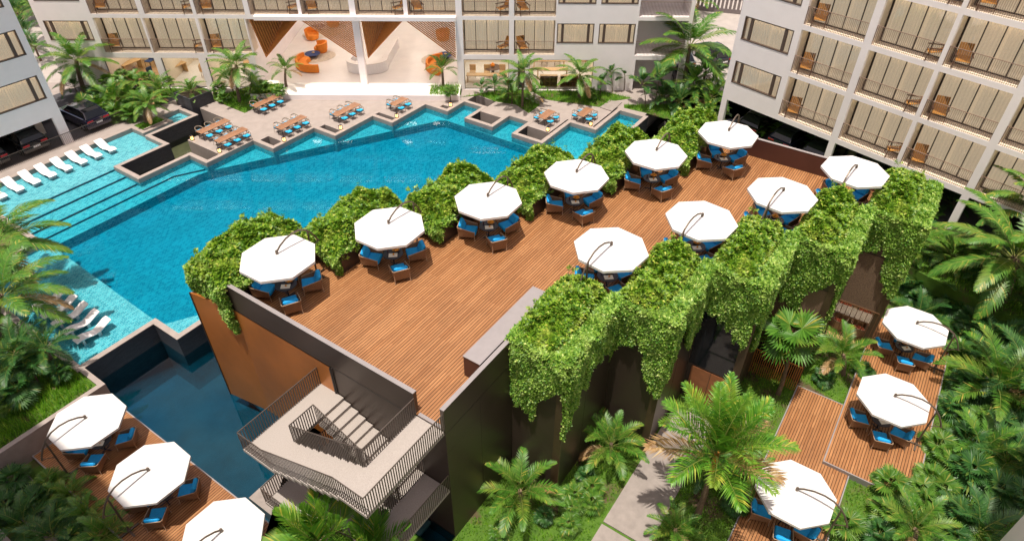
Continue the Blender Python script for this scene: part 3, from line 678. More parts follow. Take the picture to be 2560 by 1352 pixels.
for k in range(3):
    who = ['umbrella by the palm bed on the pond deck', 'middle umbrella of the pond deck', 'umbrella next to the stairs on the pond deck'][k]
    setting(-6.6, 18.05 - 5.33 * k, -1.346, 178, CHP, who, ['shaded by palms at the planting bed end of the pond deck', 'middle of three on the deck beside the dark pond', 'cut by the frame on the pond deck next to the stairs'][k])
CHG = [(112, 1.1, 'pavilion side'), (-104, 1.12, 'near right side'), (18, 1.15, 'far side'), (192, 1.15, 'near left side')]
for k, (uu, vv, zz) in enumerate([(24.22, -15.15, -1.216), (17.68, -15.13, -1.216), (9.45, -12.5, -1.396)]):
    who = ['far umbrella of the garden deck', 'near umbrella of the garden deck', 'umbrella on the lower garden deck'][k]
    setting(uu, vv, zz, 270, CHG, who, ['far one on the raised garden deck below the pavilion', 'near one on the raised garden deck above the step', 'on the lower garden deck, half hidden by the large palm'][k])

# ================================================================== DINING SETS ON THE TERRACE
dt = {}
def dining_table(L):
    t = thing('dining_table', 'x', 'table')
    m = MB(); m.bbox(-L / 2, L / 2, -.42, .42, .70, .75, .008); m.build('tabletop', TEAK, t)
    for sx in (-1, 1):
        for sy in (-1, 1):
            m = MB(); m.tube([(sx * (L / 2 - .12), sy * .33, 0), (sx * (L / 2 - .2), sy * .30, .70)], .022, 5); m.build('leg', BLACK, t)
    return Proto(t)
DT6, DT4 = dining_table(3.0), dining_table(1.9)
dc = thing('dining_chair', 'x', 'chair')
m = MB(); m.bbox(-.25, .25, -.26, .26, .40, .52, .05); m.build('seat_cushion', CYANC, dc)
m = MB(); pts = [(.24, .30, .70)] + [(-.03 - .26 * math.sin(a), .30 * math.cos(a), .70 + .10 * math.sin(a)) for a in np.linspace(0, PI, 9)] + [(.24, -.30, .70)]
vs = []; fs = []
for p in pts:
    for dz in (-.045, .045):
        for dd in (0, .02):
            k = 1 + dd / .3; vs.append((p[0] * k, p[1] * k, p[2] + dz))
for i in range(len(pts) - 1):
    b = 4 * i; n = b + 4; fs += [(b, n, n + 2, b + 2), (b + 1, b + 3, n + 3, n + 1), (b + 2, n + 2, n + 3, b + 3), (b, b + 1, n + 1, n)]
m.add(vs, fs); m.build('backrest', CANEF, dc)
for sx, sy in ((.23, .27), (.23, -.27), (-.22, .26), (-.22, -.26)):
    m = MB(); m.tube([(sx * 1.15, sy * 1.12, 0), (sx, sy, .40), (sx, sy * 1.08, .70)], .014, 5); m.build('leg', MAST, dc)
m = MB(); m.box(-.24, .24, -.25, .25, .365, .398); m.build('seat_frame', MAST, dc)
DC = Proto(dc)
lan = thing('lantern', 'x', 'lantern')
m = MB(); m.box(-.13, .13, -.13, .13, 0, .06); m.box(-.13, .13, -.13, .13, .38, .41)
for sx in (-1, 1):
    for sy in (-1, 1): m.box(sx * .12 - .012, sx * .12 + .012, sy * .12 - .012, sy * .12 + .012, .06, .38)
m.tube([(-.08, 0, .41), (-.06, 0, .50), (.06, 0, .50), (.08, 0, .41)], .01, 4); m.build('frame', BLACK, lan)
m = MB(); m.lathe([(.095, .065), (.10, .2), (.095, .375)], 12); m.build('shade', LANT, lan)
LAN = Proto(lan)
sets = [((1550, 460), 6, 3, 'pair of tables nearest the black planter'), ]
DS = [(17.25, 40.36, 6, 'long table nearest the black planter'), (17.1, 37.72, 6, 'long table at the terrace tip'),
      (23.3, 40.6, 6, 'table beside the left lawn'), (21.65, 35.3, 6, 'table beside the first water notch'), (26.3, 33.15, 6, 'table behind the second water notch'),
      (30.3, 30.3, 4, 'small table near the lobby steps'), (35.95, 17.4, 4, 'small table on the right terrace corner'), (38.35, 14.75, 4, 'small table beside the last pool bay')]
for u, v, n, who in DS:
    p = W(u, v, -.008); east = u > 34
    rz = A_U
    (DT6 if n == 6 else DT4).put(p, rz, 'teak dining ' + who, 'teak dining tables')
    xs = (-.98, 0, .98) if n == 6 else (-.48, .48)
    for i, x in enumerate(xs):
        for s, sd_ in ((1, 'pool-left'), (-1, 'near')):
            q = p + Vector((math.cos(rz) * x - math.sin(rz) * s * .72, math.sin(rz) * x + math.cos(rz) * s * .72, 0))
            nm = (['left end', 'middle', 'right end'] if n == 6 else ['left end', 'right end'])[i]
            DC.put(q, rz - s * PI / 2 + rad(random.uniform(-8, 8)), 'round-backed chair, ' + ('far' if s > 0 else 'near') + ' side ' + nm + ', ' + who, 'terrace dining chairs')
for (u, v, lb) in [(15.35, 41.0, 'at the pond corner by the pair of long tables'), (15.32, 37.2, 'at the tip of the terrace beside the pool coping'), (19.75, 33.98, 'beside the first water notch'), (24.15, 31.55, 'beside the second water notch'),
                   (28.75, 28.98, 'beside the third water notch'), (33.45, 26.36, 'beside the small notch near the lobby'), (34.45, 16.3, 'on the right-hand terrace corner'), (37.6, 13.65, 'beside the last pool bay')]:
    if lb.startswith('beside the') and u < 34: v += .25
    LAN.put(W(u, v, -.008), A_U, 'small lit lantern ' + lb, 'lit lanterns')

# ================================================================== SUN LOUNGERS standing in the shallows (head at local +x, raised)
lo = thing('sun_lounger', 'x', 'sun lounger')
prof = [(-1.30, .30), (-.95, .36), (-.60, .33), (-.15, .20), (.10, .17), (.35, .23), (.95, .52), (1.25, .62)]
m = MB(); vs = []; fs = []
hw = [.33, .36, .37, .34, .33, .37, .38, .34]
for (x, z), w in zip(prof, hw): vs += [(x, -w, z), (x, w, z), (x, w, z - .06), (x, -w, z - .06)]
for i in range(len(prof) - 1):
    b = 4 * i; n = b + 4; fs += [(b, n, n + 1, b + 1), (b + 1, n + 1, n + 2, b + 2), (b + 2, n + 2, n + 3, b + 3), (b + 3, n + 3, n, b)]
fs += [(0, 1, 2, 3), (31, 30, 29, 28)]
m.add(vs, fs); m.build('shell', LOUNGE, lo, smooth=False)
m = MB(); m.box(-.95, -.80, -.28, .28, -.25, .29); m.build('foot', LOUNGE, lo)
m = MB(); m.box(.12, .35, -.28, .28, -.25, .14); m.build('foot', LOUNGE, lo)
LO = Proto(lo)
for k in range(8):
    LO.put(W(10.45 - 1.27 * k, 46.2, -.30), A_U + PI / 2, 'white wavy sun lounger in the upper shallows, ' + ['nearest the planted island', 'second from the planted island', 'third from the planted island', 'fourth from the planted island', 'fourth from the frame edge', 'third from the frame edge', 'second from the frame edge', 'at the frame edge'][k], 'loungers along the upper walkway', .92)
for k in range(5):
    LO.put(W(-2.55, 25.45 + 1.24 * k, -.34), A_U, 'white wavy sun lounger in the lower shallows, ' + ['nearest the dark pond', 'second from the dark pond', 'third from the dark pond', 'fourth from the dark pond under fronds', 'farthest from the dark pond, under fronds'][k], 'loungers on the lower shelf', .86)
# ================================================================== HOTEL WINGS  (local x along the facade, y inwards, z up)
FL = [3.54, 7.20, 10.88, 14.56, 18.22, 21.88]
def wing(name, label, P0, deg, x0, x1, top, bays, wins, ground, depth=9.0, hole=None, door_y=1.22):
    """bays: list of (xa, xb, floor index, chair side); wins: (xa, xb, z0, z1); ground: openings (xa, xb, za, zb)"""
    r = thing(name, label, 'building', P0, rad(deg))
    ops = [(a, b, FL[f], FL[f] + 3.30) for a, b, f, c in bays] + [(a, b, c, d) for a, b, c, d in wins] + list(ground)
    zs = sorted({-.3, top} | {round(z, 3) for o in ops for z in o[2:4]}); m = MB()
    for za, zb in zip(zs, zs[1:]):
        if zb - za < 1e-4: continue
        zc = (za + zb) / 2; xs = [x0]
        cut = sorted([(max(o[0], x0), min(o[1], x1)) for o in ops if o[2] <= zc <= o[3]])
        runs = []; cur = x0
        for a, b in cut:
            if a > cur + 1e-4: runs.append((cur, a))
            cur = max(cur, b)
        if cur < x1: runs.append((cur, x1))
        for a, b in runs: m.box(a, b, 0, .30, za, zb)
    # end walls and partitions between bays
    m.box(x0, x0 + .3, .302, depth, 3.1, top); m.box(x1 - .3, x1, .302, depth, 3.1, top)
    m.build('wall', WHITE, r)
    m = MB()
    for f, z in enumerate(FL):
        if z < top + .5:
            for xa, xb in ([(x0 + .305, x1 - .305)] if not (hole and f == 0) else [(x0 + .305, hole[0]), (hole[1], x1 - .305)]): m.box(xa, xb, .302, depth, z - .42, z - .004)
    m.box(x0 + .02, x1 - .02, .31, depth - .02, top - .05, top + .25)
    m.build('floor_slab', WHITE, r)
    pm = MB()
    for a, b, f, c in bays:
        z0, z1 = FL[f], FL[f] + 3.24
        pm.box(a - .10, a - .004, .304, door_y + .3, z0, z1); pm.box(b + .004, b + .10, .304, door_y + .3, z0, z1)
        pm.box(a, b, .31, door_y, z1 - .012, z1 - .002); pm.box(a + .01, b - .01, .06, door_y - .06, z0 - .002, z0 + .006)
    pm.build('balcony_lining', CREAM, r)  # white walls given cream, warm lamp light put into the colour
    for a, b, f, c in bays:
        z0, z1 = FL[f] + .006, FL[f] + 3.225
        d = MB()
        xs = [a + .02 + (b - a - .04) * t for t in (0, .26, .51, .76, 1)]
        for i, x in enumerate(xs):
            w = .10 if i == 0 else (.03 if i in (4,) else .055)
            d.box(x - w / 2 + (w / 2 if i == 0 else 0) - (w / 2 if i == 4 else 0), x + w / 2 + (w / 2 if i == 0 else 0) - (w / 2 if i == 4 else 0), door_y - .05, door_y + .05, z0, z1)
        d.box(a + .1, b - .05, door_y - .045, door_y + .045, z1 - .07, z1); d.box(a + .1, b - .05, door_y - .055, door_y + .045, z0, z0 + .07)
        o = d.build('balcony_door', BFRAME, r)
        g_ = MB(); g_.box(a + .06, b - .06, door_y - .006, door_y + .006, z0 + .071, z1 - .071); g_.build('pane', GLASS, o)
        cu_ = MB(); n = 96; vs = []; fs = []
        for i in range(n + 1):
            x = a + .05 + (b - a - .1) * i / n; y = door_y + .24 + .05 * math.sin(i * 1.25) + .02 * math.sin(i * .37)
            if abs(i / n - .535) < .02: y += .12
            vs += [(x, y, z0), (x, y, z1 - .1)]
        for i in range(n): fs.append((2 * i, 2 * i + 2, 2 * i + 3, 2 * i + 1))
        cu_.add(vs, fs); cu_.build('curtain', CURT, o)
        cv = MB(); cv.box(a + .1, b - .1, door_y + .10, door_y + .15, z1 - .06, z1 - .03); cv.build('cove_lamp', COVE, o)
        bl = MB(); bl.box(a + .3, b - .3, .55, .62, z1 - .03, z1 - .014); bl.build('ceiling_lamp', BALC, o)
        bk_ = MB(); bk_.box(a - .1, b + .1, door_y + .45, door_y + .5, z0, z1); bk_.build('room_back', CREAM, o)
        rl = MB(); n = int((b - a) / .125)
        for i in range(n + 1):
            x = a + .03 + (b - a - .06) * i / n; rl.box(x - .011, x + .011, .02, .042, z0 - .02, z0 + 1.30)
        rl.box(a + .02, b - .02, .005, .055, z0 + 1.30, z0 + 1.335); rl.box(a + .02, b - .02, .015, .045, z0 + .07, z0 + .095)
        for x in (a + .03, b - .03):
            for i in range(8): rl.box(x - .011, x + .011, .10 + .12 * i, .122 + .12 * i, z0, z0 + 1.30) if x == a + .03 and f >= 0 and i < 1 else None
        rl.build('balcony_railing', RAILT, r)
    for (a, b, z0, z1) in wins:
        d = MB(); y = .10
        d.box(a, b, y - .09, y + .09, z1 - .09, z1 - .003); d.box(a, b, y - .12, y + .09, z0 + .003, z0 + .085)
        d.box(a + .003, a + .09, y - .09, y + .09, z0 + .09, z1 - .095); d.box(b - .09, b - .003, y - .09, y + .09, z0 + .09, z1 - .095)
        wa = (b - a) * .15
        for x in (a + wa, b - wa): d.box(x - .12, x + .12, y - .07, y + .07, z0 + .09, z1 - .095)
        o = d.build('window', FRAME, r)
        g_ = MB(); g_.box(a + .08, b - .08, y + .02, y + .03, z0 + .08, z1 - .09); g_.build('pane', GLASS, o)
        cu_ = MB(); n = 80; vs = []; fs = []
        for i in range(n + 1):
            x = a + .02 + (b - a - .04) * i / n; yy = y + .42 + .045 * math.sin(i * 1.3)
            if abs(i / n - .52) < .025: yy += .12
            vs += [(x, yy, z0 - .1), (x, yy, z1)]
        for i in range(n): fs.append((2 * i, 2 * i + 2, 2 * i + 3, 2 * i + 1))
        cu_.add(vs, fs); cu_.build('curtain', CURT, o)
        cv = MB(); cv.box(a + .1, b - .1, y + .24, y + .29, z1 + .02, z1 + .05); cv.build('cove_lamp', COVE, o)
        bk_ = MB(); bk_.box(a - .2, b + .2, y + .6, y + .65, z0 - .3, z1 + .3); bk_.box(a - .2, b + .2, .304, y + .6, z1 + .08, z1 + .12); bk_.box(a - .2, b + .2, .304, y + .6, z0 - .14, z0 - .1); bk_.build('room_back', CREAM, o)
    return r
# ---- right wing
RP = Vector((21.736, 50.055, 0)); RD = -50
rb = [(0, 4.70), (5.25, 9.80), (10.10, 14.65), (15.15, 19.70), (20.0, 24.55), (25.05, 29.6)]
bays = [(a, b, f, (i % 2)) for f in range(5) for i, (a, b) in enumerate(rb)]
wins = [(-4.91, -.55, FL[f] + 1.19, FL[f] + 3.06) for f in range(5)]
grd = [(-4.9, 4.69, -.3, 3.12), (5.19, 14.64, -.3, 3.12), (15.13, 24.6, -.3, 3.12), (25.1, 31.5, -.3, 3.12)]
rwing = wing('hotel_wing', 'white hotel wing on the right with stacked teak-furnished balconies above open parking', RP, RD, -5.42, 32, 21.5, bays, wins, grd)
# ---- left wing
LP = Vector((-38.205, 51.467, 0)); LD = 56
wins = [(-5.2, -.48, FL[f] + .62, FL[f] + 2.60) for f in range(5)] + [(-11.5, -6.8, FL[f] + .62, FL[f] + 2.60) for f in range(5)]
lwing = wing('hotel_wing', 'white hotel wing on the left with brown-framed windows above parked cars', LP, LD, -30, .0, 21.5, [], wins, [(-8.3, -.78, -.3, 2.53), (-17, -9.1, -.3, 2.53), (-29, -18, -.3, 2.53)])
# ---- main building
BP = Vector((0, 62.57, 0))
f1 = [(-39.4, -34.9), (-34.72, -29.83), (-29.55, -25.2), (-4.78, -.41), (.06, 3.95)]
f2 = [(-39.4, -34.87), (-34.34, -29.83), (-29.5, -24.98), (-24.5, -20.0), (-19.68, -15.22), (-14.66, -10.2), (-9.82, -5.37), (-4.8, -.42), (.06, 3.95)]
s1 = [0, 1, 0, 1, 0]; s2 = [0, 1, 0, 1, 0, 1, 0, 1, 0]
bays = [(a, b, 0, c) for (a, b), c in zip(f1, s1)] + [(a, b, 1, c) for (a, b), c in zip(f2, s2)] + [(a, b, 2, c) for (a, b), c in zip(f2, s2)]
wins = [(x0_, x1_, FL[f] + 1.16, FL[f] + 3.02) for f in range(3) for x0_, x1_ in ((-44.17, -39.96), (4.12, 7.62), (8.07, 11.5))]
grd = [(-25.1, -5.45, .0, 6.80), (-4.82, -.41, .0, 3.06), (.45, 1.15, .0, 3.06), (1.6, 7.86, .0, 3.06), (-39.9, -34.95, .0, 3.03), (-34.27, -30.6, .0, 3.03), (-29.9, -25.75, .0, 3.03),
       (11.7, 16.4, FL[0], 6.86), (11.7, 16.4, FL[1], 10.5), (11.9, 16.2, -.3, 3.1)]
main = wing('hotel_main_building', 'white hotel building across the back with double-height lobby and folded timber screens', BP, -.0, -44.68, 16.75, 14.4, bays, wins, grd, hole=(-25.36, -5.19))
def sub(name, mb, mat): return mb.build(name, mat, main)
# lobby canopy edge, column, platform, interior
m = MB(); m.box(-24.1, -5.35, -.55, .0, 6.86, 7.24); sub('canopy', m, WHITE)
m = MB(); m.box(-15.13, -14.5, -.05, .5, .0, 6.80); sub('lobby_column', m, WHITE)
m = MB(); m.box(-22.6, -5.2, -2.4, .0, -.2, .45); m.box(-25.1, -5.45, .0, 26, -.2, .44); sub('lobby_floor', m, FLOORW)
m = MB(); m.box(-25.35, -25.11, .31, 26, .3, 6.77); m.box(-5.44, -5.2, .31, 26, .3, 6.77); m.box(-25.1, -5.45, 25.8, 26, .44, 6.77); sub('lobby_wall', m, WHITE)
m = MB(); m.box(-25.1, -5.45, .32, 26, 6.68, 6.72); sub('lobby_ceiling', m, WHITE)
m = MB()
for x in (-22, -18.6, -12, -8.2):
    for y in (2.6, 7, 12, 17, 22): m.box(x - .9, x + .9, y - .25, y + .25, 6.62, 6.66)
sub('ceiling_lamp', m, LAMPW)
m = MB(); m.box(-24.9, -5.6, -.02, .0, .0 + .44, .46); sub('lobby_threshold', m, PAVE)
# lobby planters at both front corners
for a, b in ((-25.3, -22.75), (-8.25, -5.15)):
    m = MB(); m.box(a, b, -2.45, -.05, -.2, .40); sub('front_planter', m, TURF)
m = MB(); m.box(-22.72, -22.62, -2.5, -.05, -.2, .47); m.box(-8.28, -8.18, -2.5, -.05, -.2, .47); m.box(-25.4, -5.1, -2.56, -2.46, -.2, .50); sub('planter_kerb', m, WHITE)
SLATB = plain('screen_backing', (.34, .12, .03), .6, var=.1)
# folded slatted screens hanging in the lobby opening: each face is a triangle of slats
def tri_slats(A, B, C, n, w=.055, d=.05):
    "slats parallel to A->C filling triangle A(top) B(top) C(apex)"
    a = MB(); A, B, C = Vector(A), Vector(B), Vector(C)
    for i in range(n):
        t = (i + .5) / n; p = A.lerp(B, t); q = C.lerp(B, t); dr = (q - p)
        a.tube([p, q], w / 2 * 1.25, 4)
    return a
def solid_tri(A, B, C, t=.05):
    a = MB(); A, B, C = Vector(A), Vector(B), Vector(C); n = (B - A).cross(C - A).normalized() * t
    a.add([A, B, C, A + n, B + n, C + n], [(0, 1, 2), (5, 4, 3), (0, 3, 4, 1), (1, 4, 5, 2), (2, 5, 3, 0)]); return a
zt, za = 6.76, 2.95
sl_ = [((-25.0, .5, zt), (-21.7, 2.3, zt), (-24.2, .45, za)), ((-20.3, .4, zt), (-15.25, .5, zt), (-15.3, .5, za)), ((-14.4, .5, zt), (-11.9, 2.3, zt), (-14.2, .45, za)), ((-10.4, .4, zt), (-5.55, .5, zt), (-5.6, .5, za))]
for i, (A, B, C) in enumerate(sl_):
    sub('slatted_screen', tri_slats(A, B, C, 18 if i % 2 else 16, .11 if i % 2 else .15), SLATW)
    if i % 2 == 0: sub('screen_backing', solid_tri(Vector(A) + Vector((0, .12, 0)), Vector(B) + Vector((0, .12, 0)), Vector(C) + Vector((0, .12, 0))), SLATB)
for A, B, C in (((-21.7, 2.3, zt), (-20.2, .36, zt), (-24.2, .45, za)), ((-11.9, 2.3, zt), (-10.3, .36, zt), (-14.2, .45, za))):
    sub('solid_screen', solid_tri(A, B, C), SLATW)
# ground floor rooms: floors, back walls, frames, glass, lamps
def room(a, b, fl, dep=7.0, top=3.03):
    m = MB(); m.box(a - .3, b + .3, .302, dep, -.2, .012); sub('room_floor', m, fl)
    m = MB(); m.box(a - .3, b + .3, dep, dep + .1, .012, top + .05); m.box(a - .32, a - .305, .31, dep, .0, top); m.box(b + .305, b + .32, .31, dep, .0, top); sub('room_wall', m, CREAM)
    m = MB(); m.box(a, b, .9, dep - .5, top + .0, top + .02); sub('room_lamp', m, WARM)
    m = MB(); m.box(a, b, .10, .16, top - .05, top); m.box(a, b, .10, .16, .014, .06)
    for x in (a, b - .05): m.box(x, x + .05, .10, .16, .06, top - .05)
    o = sub('shopfront_frame', m, BFRAME)
    m = MB(); m.box(a + .05, b - .05, .125, .135, .06, top - .05); m.build('pane', GLASS, o)
for a, b, fl in ((-39.9, -34.95, FLOORO), (-34.27, -30.6, FLOORW), (-29.9, -25.75, FLOORW), (-4.82, -.41, FLOORW), (1.6, 7.86, FLOORW)): room(a, b, fl)
m = MB(); m.box(11.72, 16.4, 3.0, 3.2, 3.6, 14.2); m.box(11.9, 16.2, 2.2, 2.4, -.2, 3.1); sub('stair_recess', m, WHITE)
for z0 in (FL[0], FL[1]):
    m = MB()
    for i in range(36): x = 11.78 + 4.6 * i / 35; m.box(x - .011, x + .011, .03, .052, z0 - .02, z0 + 1.34)
    m.box(11.72, 16.4, .02, .065, z0 + 1.34, z0 + 1.375); sub('gallery_railing', m, RAILT)
# ---- balcony armchairs
bc = thing('balcony_chair', 'x', 'chair')
m = MB()
for i in range(6): m.box(-.28 + .1 * i, -.20 + .1 * i, -.30, .30, .36 - .02 * i + .10, .385 - .02 * i + .10)
m.build('seat', TEAK2, bc)
m = MB(); M_ = Matrix.Translation((-.28, 0, .42)) @ Matrix.Rotation(rad(-20), 4, 'Y')
for i in range(6): m.box(-.012, .018, -.30 + .1 * i + .005, -.30 + .1 * i + .092, .02, .62, 0, M_)
m.build('backrest', TEAK2, bc)
for s in (-1, 1):
    m = MB(); m.box(-.38, .34, s * .34 - .035, s * .34 + .035, .60, .635); m.build('armrest', DWOOD, bc)
    m = MB(); m.tube([(.34, s * .33, 0), (.26, s * .33, .60)], .022, 5); m.build('leg', DWOOD, bc)
    m = MB(); m.tube([(-.46, s * .33, 0), (-.30, s * .33, .42), (-.34, s * .33, .60)], .022, 5); m.build('leg', DWOOD, bc)
BC = Proto(bc)
def chair_on(P, deg, a, b, f, side, label, grp):
    x = a + .85 if side == 0 else b - .62; y = .62
    r = rad(deg); p = P + Vector((math.cos(r) * x - math.sin(r) * y, math.sin(r) * x + math.cos(r) * y, FL[f] + .008))
    rz = r - PI / 2 + (rad(22) if side == 0 else rad(-62))
    BC.put(p, rz, label, grp, 1.4)
fw = ['first', 'second', 'third', 'fourth', 'fifth']
for i, (a, b) in enumerate(rb):
    for f in range(4):
        if i > 3 and f < 1: continue
        if f == 3 and i not in (1, 2, 3): continue
        chair_on(RP, RD, a, b, f, i % 2, 'slatted teak chair, ' + ['lowest', 'second', 'third', 'fourth'][f] + ' balcony row, ' + ['bay beside the windows', 'second bay from the windows', 'third bay from the windows', 'fourth bay from the windows', 'fifth bay from the windows', 'sixth bay from the windows'][i] + ', right wing', 'teak chairs on right wing balconies')
pos1 = ['nearest the corner window', 'second from the corner window', 'just left of the lobby', 'just right of the lobby', 'beside the right windows']
pos2 = ['nearest the corner window', 'second from the corner window', 'third from the corner window', 'first above the lobby', 'second above the lobby', 'third above the lobby', 'fourth above the lobby', 'just right of the lobby', 'beside the right windows']
for i, (a, b) in enumerate(f1): chair_on(BP, 0, a, b, 0, s1[i], 'slatted teak chair, lower main building balcony, ' + pos1[i], 'teak chairs on main building balconies')
for i, (a, b) in enumerate(f2): chair_on(BP, 0, a, b, 1, s2[i], 'slatted teak chair, upper main building balcony, ' + pos2[i], 'teak chairs on main building balconies')
# ================================================================== LOBBY AND GROUND-FLOOR FURNITURE
def blob(name, label, cat, loc, rz, prof_w, mat, group=None):
    t = thing(name, label, cat, loc, rz, group); return t
def tubchair(loc, rz, label):
    t = thing('tub_chair', label, 'armchair', loc, rz, 'orange lobby seats')
    m = MB(); m.lathe([(.46, .02), (.52, .12), (.52, .38), (.46, .44), (.0, .45)], 20, cap=False); m.build('seat', ORANGE, t)
    m = MB(); vs = []; fs = []; n = 14
    for i in range(n + 1):
        a = rad(60) + rad(240) * i / n
        for rr, z in ((.56, .30), (.60, .85), (.48, .88), (.44, .30)): vs.append((rr * math.cos(a), rr * math.sin(a), z - .12 * abs(i - n / 2) / (n / 2) * (z > .5)))
    for i in range(n):
        b = 4 * i
        for k in range(4): fs.append((b + k, b + 4 + k, b + 4 + (k + 1) % 4, b + (k + 1) % 4))
    fs += [(0, 1, 2, 3), (4 * n + 3, 4 * n + 2, 4 * n + 1, 4 * n)]
    m.add(vs, fs); m.build('backrest', ORANGE, t); t.scale = (1.35,) * 3
def sofa(loc, rz, label, L=3.2):
    t = thing('curved_sofa', label, 'sofa', loc, rz, 'orange lobby seats')
    def arc_(r0, r1, z0, z1, name):
        m = MB(); n = 16; vs = []; fs = []; R_ = 1.6
        for i in range(n + 1):
            a = rad(-70) + rad(140) * i / n
            for rr, z in ((r0, z0), (r1, z0), (r1 - .06, z1), (r0 + .06, z1)): vs.append((rr * math.cos(a) - R_, rr * math.sin(a), z))
        for i in range(n):
            b = 4 * i
            for k in range(4): fs.append((b + k, b + 4 + k, b + 4 + (k + 1) % 4, b + (k + 1) % 4))
        fs += [(0, 1, 2, 3), (4 * n + 3, 4 * n + 2, 4 * n + 1, 4 * n)]
        m.add(vs, fs); m.build(name, ORANGE, t)
    arc_(1.15, 2.0, .06, .46, 'seat'); arc_(2.0, 2.35, .06, .82, 'backrest')
def lob(px, py): return G(px, py, .46)
tubchair(lob(782, 98), rad(-60), 'orange tub chair deep inside the lobby by the blue stool')
tubchair(lob(803, 130), rad(190), 'orange tub chair facing the dark coffee table in the lobby')
tubchair(lob(834, 66), rad(-120), 'orange tub chair behind the slatted screen left of the column')
sofa(lob(760, 170), rad(215), 'large curved orange sofa on the pale rug left in the lobby')
sofa(lob(1082, 170), rad(180), 'curved orange sofa beside the right-hand lobby palm')
tubchair(lob(1108, 100), rad(-120), 'orange tub chair behind the right-hand slatted screen')
def flat(name, label, cat, mb, mat, loc=(0, 0, 0), rz=0, group=None):
    o = mb.build(name, mat); o.location = loc; o.rotation_euler = (0, 0, rz); return tag(o, label, cat, group)
for (px, py, rx, ry, lb) in ((783, 142, 3.2, 2.4, 'pale oval rug under the orange sofa group'), (805, 85, 3.0, 1.9, 'pale oval rug deep in the lobby left half'), (1095, 150, 2.4, 2.4, 'pale oval rug in the right half of the lobby')):
    m = MB(); m.prism([(rx * .75 * math.cos(a), ry * .75 * math.sin(a)) for a in np.linspace(0, 2 * PI, 29)[:-1]], 0, .012); flat('oval_rug', lb, 'rug', m, RUG, lob(px, py) + Vector((0, 0, -.008)), .3, 'lobby rugs')
for (px, py, lb, mt) in ((783, 143, 'round blue-black coffee table with ornament among orange sofas', NAVY), (795, 75, 'round blue coffee table deep in the lobby', NAVY), (1112, 146, 'round blue coffee table behind the right lobby palm', NAVY)):
    t = thing('coffee_table', lb, 'table', lob(px, py), 0, 'lobby coffee tables')
    m = MB(); m.lathe([(.78, .36), (.82, .39), (.80, .42)], 24); m.build('tabletop', mt, t)
    m = MB(); m.lathe([(.42, .008), (.30, .36)], 16); m.build('base', BLACK, t)
    m = MB(); m.ball((.1, 0, .50), .16, .16, .07, 10, 5); m.build('ornament', TANW, t)
rd = thing('reception_desk', 'long white curved reception desk in the middle of the lobby', 'desk', lob(930, 172), 0)
m = MB(); pts = [(1.9 * math.cos(a) - .4, 1.35 * math.sin(a)) for a in np.linspace(rad(160), rad(380), 22)]
pts = [(-2.2, 3.0)] + pts + [(1.8, 6.0)]
m.strip(pts, -.22, .22, .0, 1.05); m.build('counter', PAINTW, rd); m = MB(); m.strip(pts, -.30, .26, 1.052, 1.10); m.build('top', FLOORW, rd)
def simple_chair(loc, rz, label, mat, grp, s=1.15):
    t = thing('side_chair', label, 'chair', loc, rz, grp)
    m = MB(); m.bbox(-.24, .24, -.24, .24, .42, .50, .03); m.build('seat', mat, t)
    m = MB(); m.bbox(-.27, -.21, -.25, .25, .46, .95, .03); m.build('backrest', mat, t)
    for sx in (-.2, .2):
        for sy in (-.2, .2):
            m = MB(); m.tube([(sx * 1.1, sy * 1.1, 0), (sx, sy, .43)], .016, 4); m.build('leg', DWOOD, t)
    t.scale = (s,) * 3
def desk(loc, rz, L, Wd, label, mat, name='side_table', h=.76):
    t = thing(name, label, 'table', loc, rz)
    m = MB(); m.bbox(-L / 2, L / 2, -Wd / 2, Wd / 2, h - .06, h, .01); m.build('tabletop', mat, t)
    for sx in (-1, 1):
        m = MB(); m.box(sx * (L / 2 - .12) - .04, sx * (L / 2 - .12) + .04, -Wd / 2 + .06, Wd / 2 - .06, 0, h - .062); m.build('leg', mat, t)
g0 = lambda px, py: G(px, py, .02)
# left rooms
desk(g0(333, 178), rad(62), 2.2, .9, 'oak sideboard in the left ground-floor lounge', TANW, 'sideboard', 1.0)
desk(g0(449, 185), rad(62), 1.9, .8, 'oak counter in the second ground-floor room', TANW, 'counter', 1.0)
simple_chair(g0(378, 168), rad(250), 'blue armchair by the glass of the left lounge', NAVY, 'lounge chairs', 1.5)
simple_chair(g0(425, 165), rad(200), 'blue armchair behind the oak counter', NAVY, 'lounge chairs', 1.4)
simple_chair(g0(375, 200), rad(160), 'blue armchair hidden behind fan palms in the left lounge', NAVY, 'lounge chairs', 1.5)
for (px, py, w, h, lb) in ((290, 178, 1.6, 3.6, 'mauve rug on the oak floor nearest the corner palm'), (268, 196, 1.2, 2.6, 'mauve rug strip behind the corner palm trunk'), (369, 186, 1.2, .8, 'small mauve rug near the blue armchair')):
    m = MB(); m.box(-w / 2, w / 2, -h / 2, h / 2, 0, .01); flat('rug', lb, 'rug', m, PURP, g0(px, py), rad(-35), 'lounge rugs')
simple_chair(g0(515, 192), rad(10), 'tan chair at the glass beside the leafy palms', TANW, 'cafe chairs', 1.4)
simple_chair(g0(545, 188), rad(180), 'tan chair facing it, half behind the leafy palms', TANW, 'cafe chairs', 1.4)
simple_chair(g0(620, 170), rad(200), 'tan chair next to the lobby wall in the cafe', TANW, 'cafe chairs', 1.4)
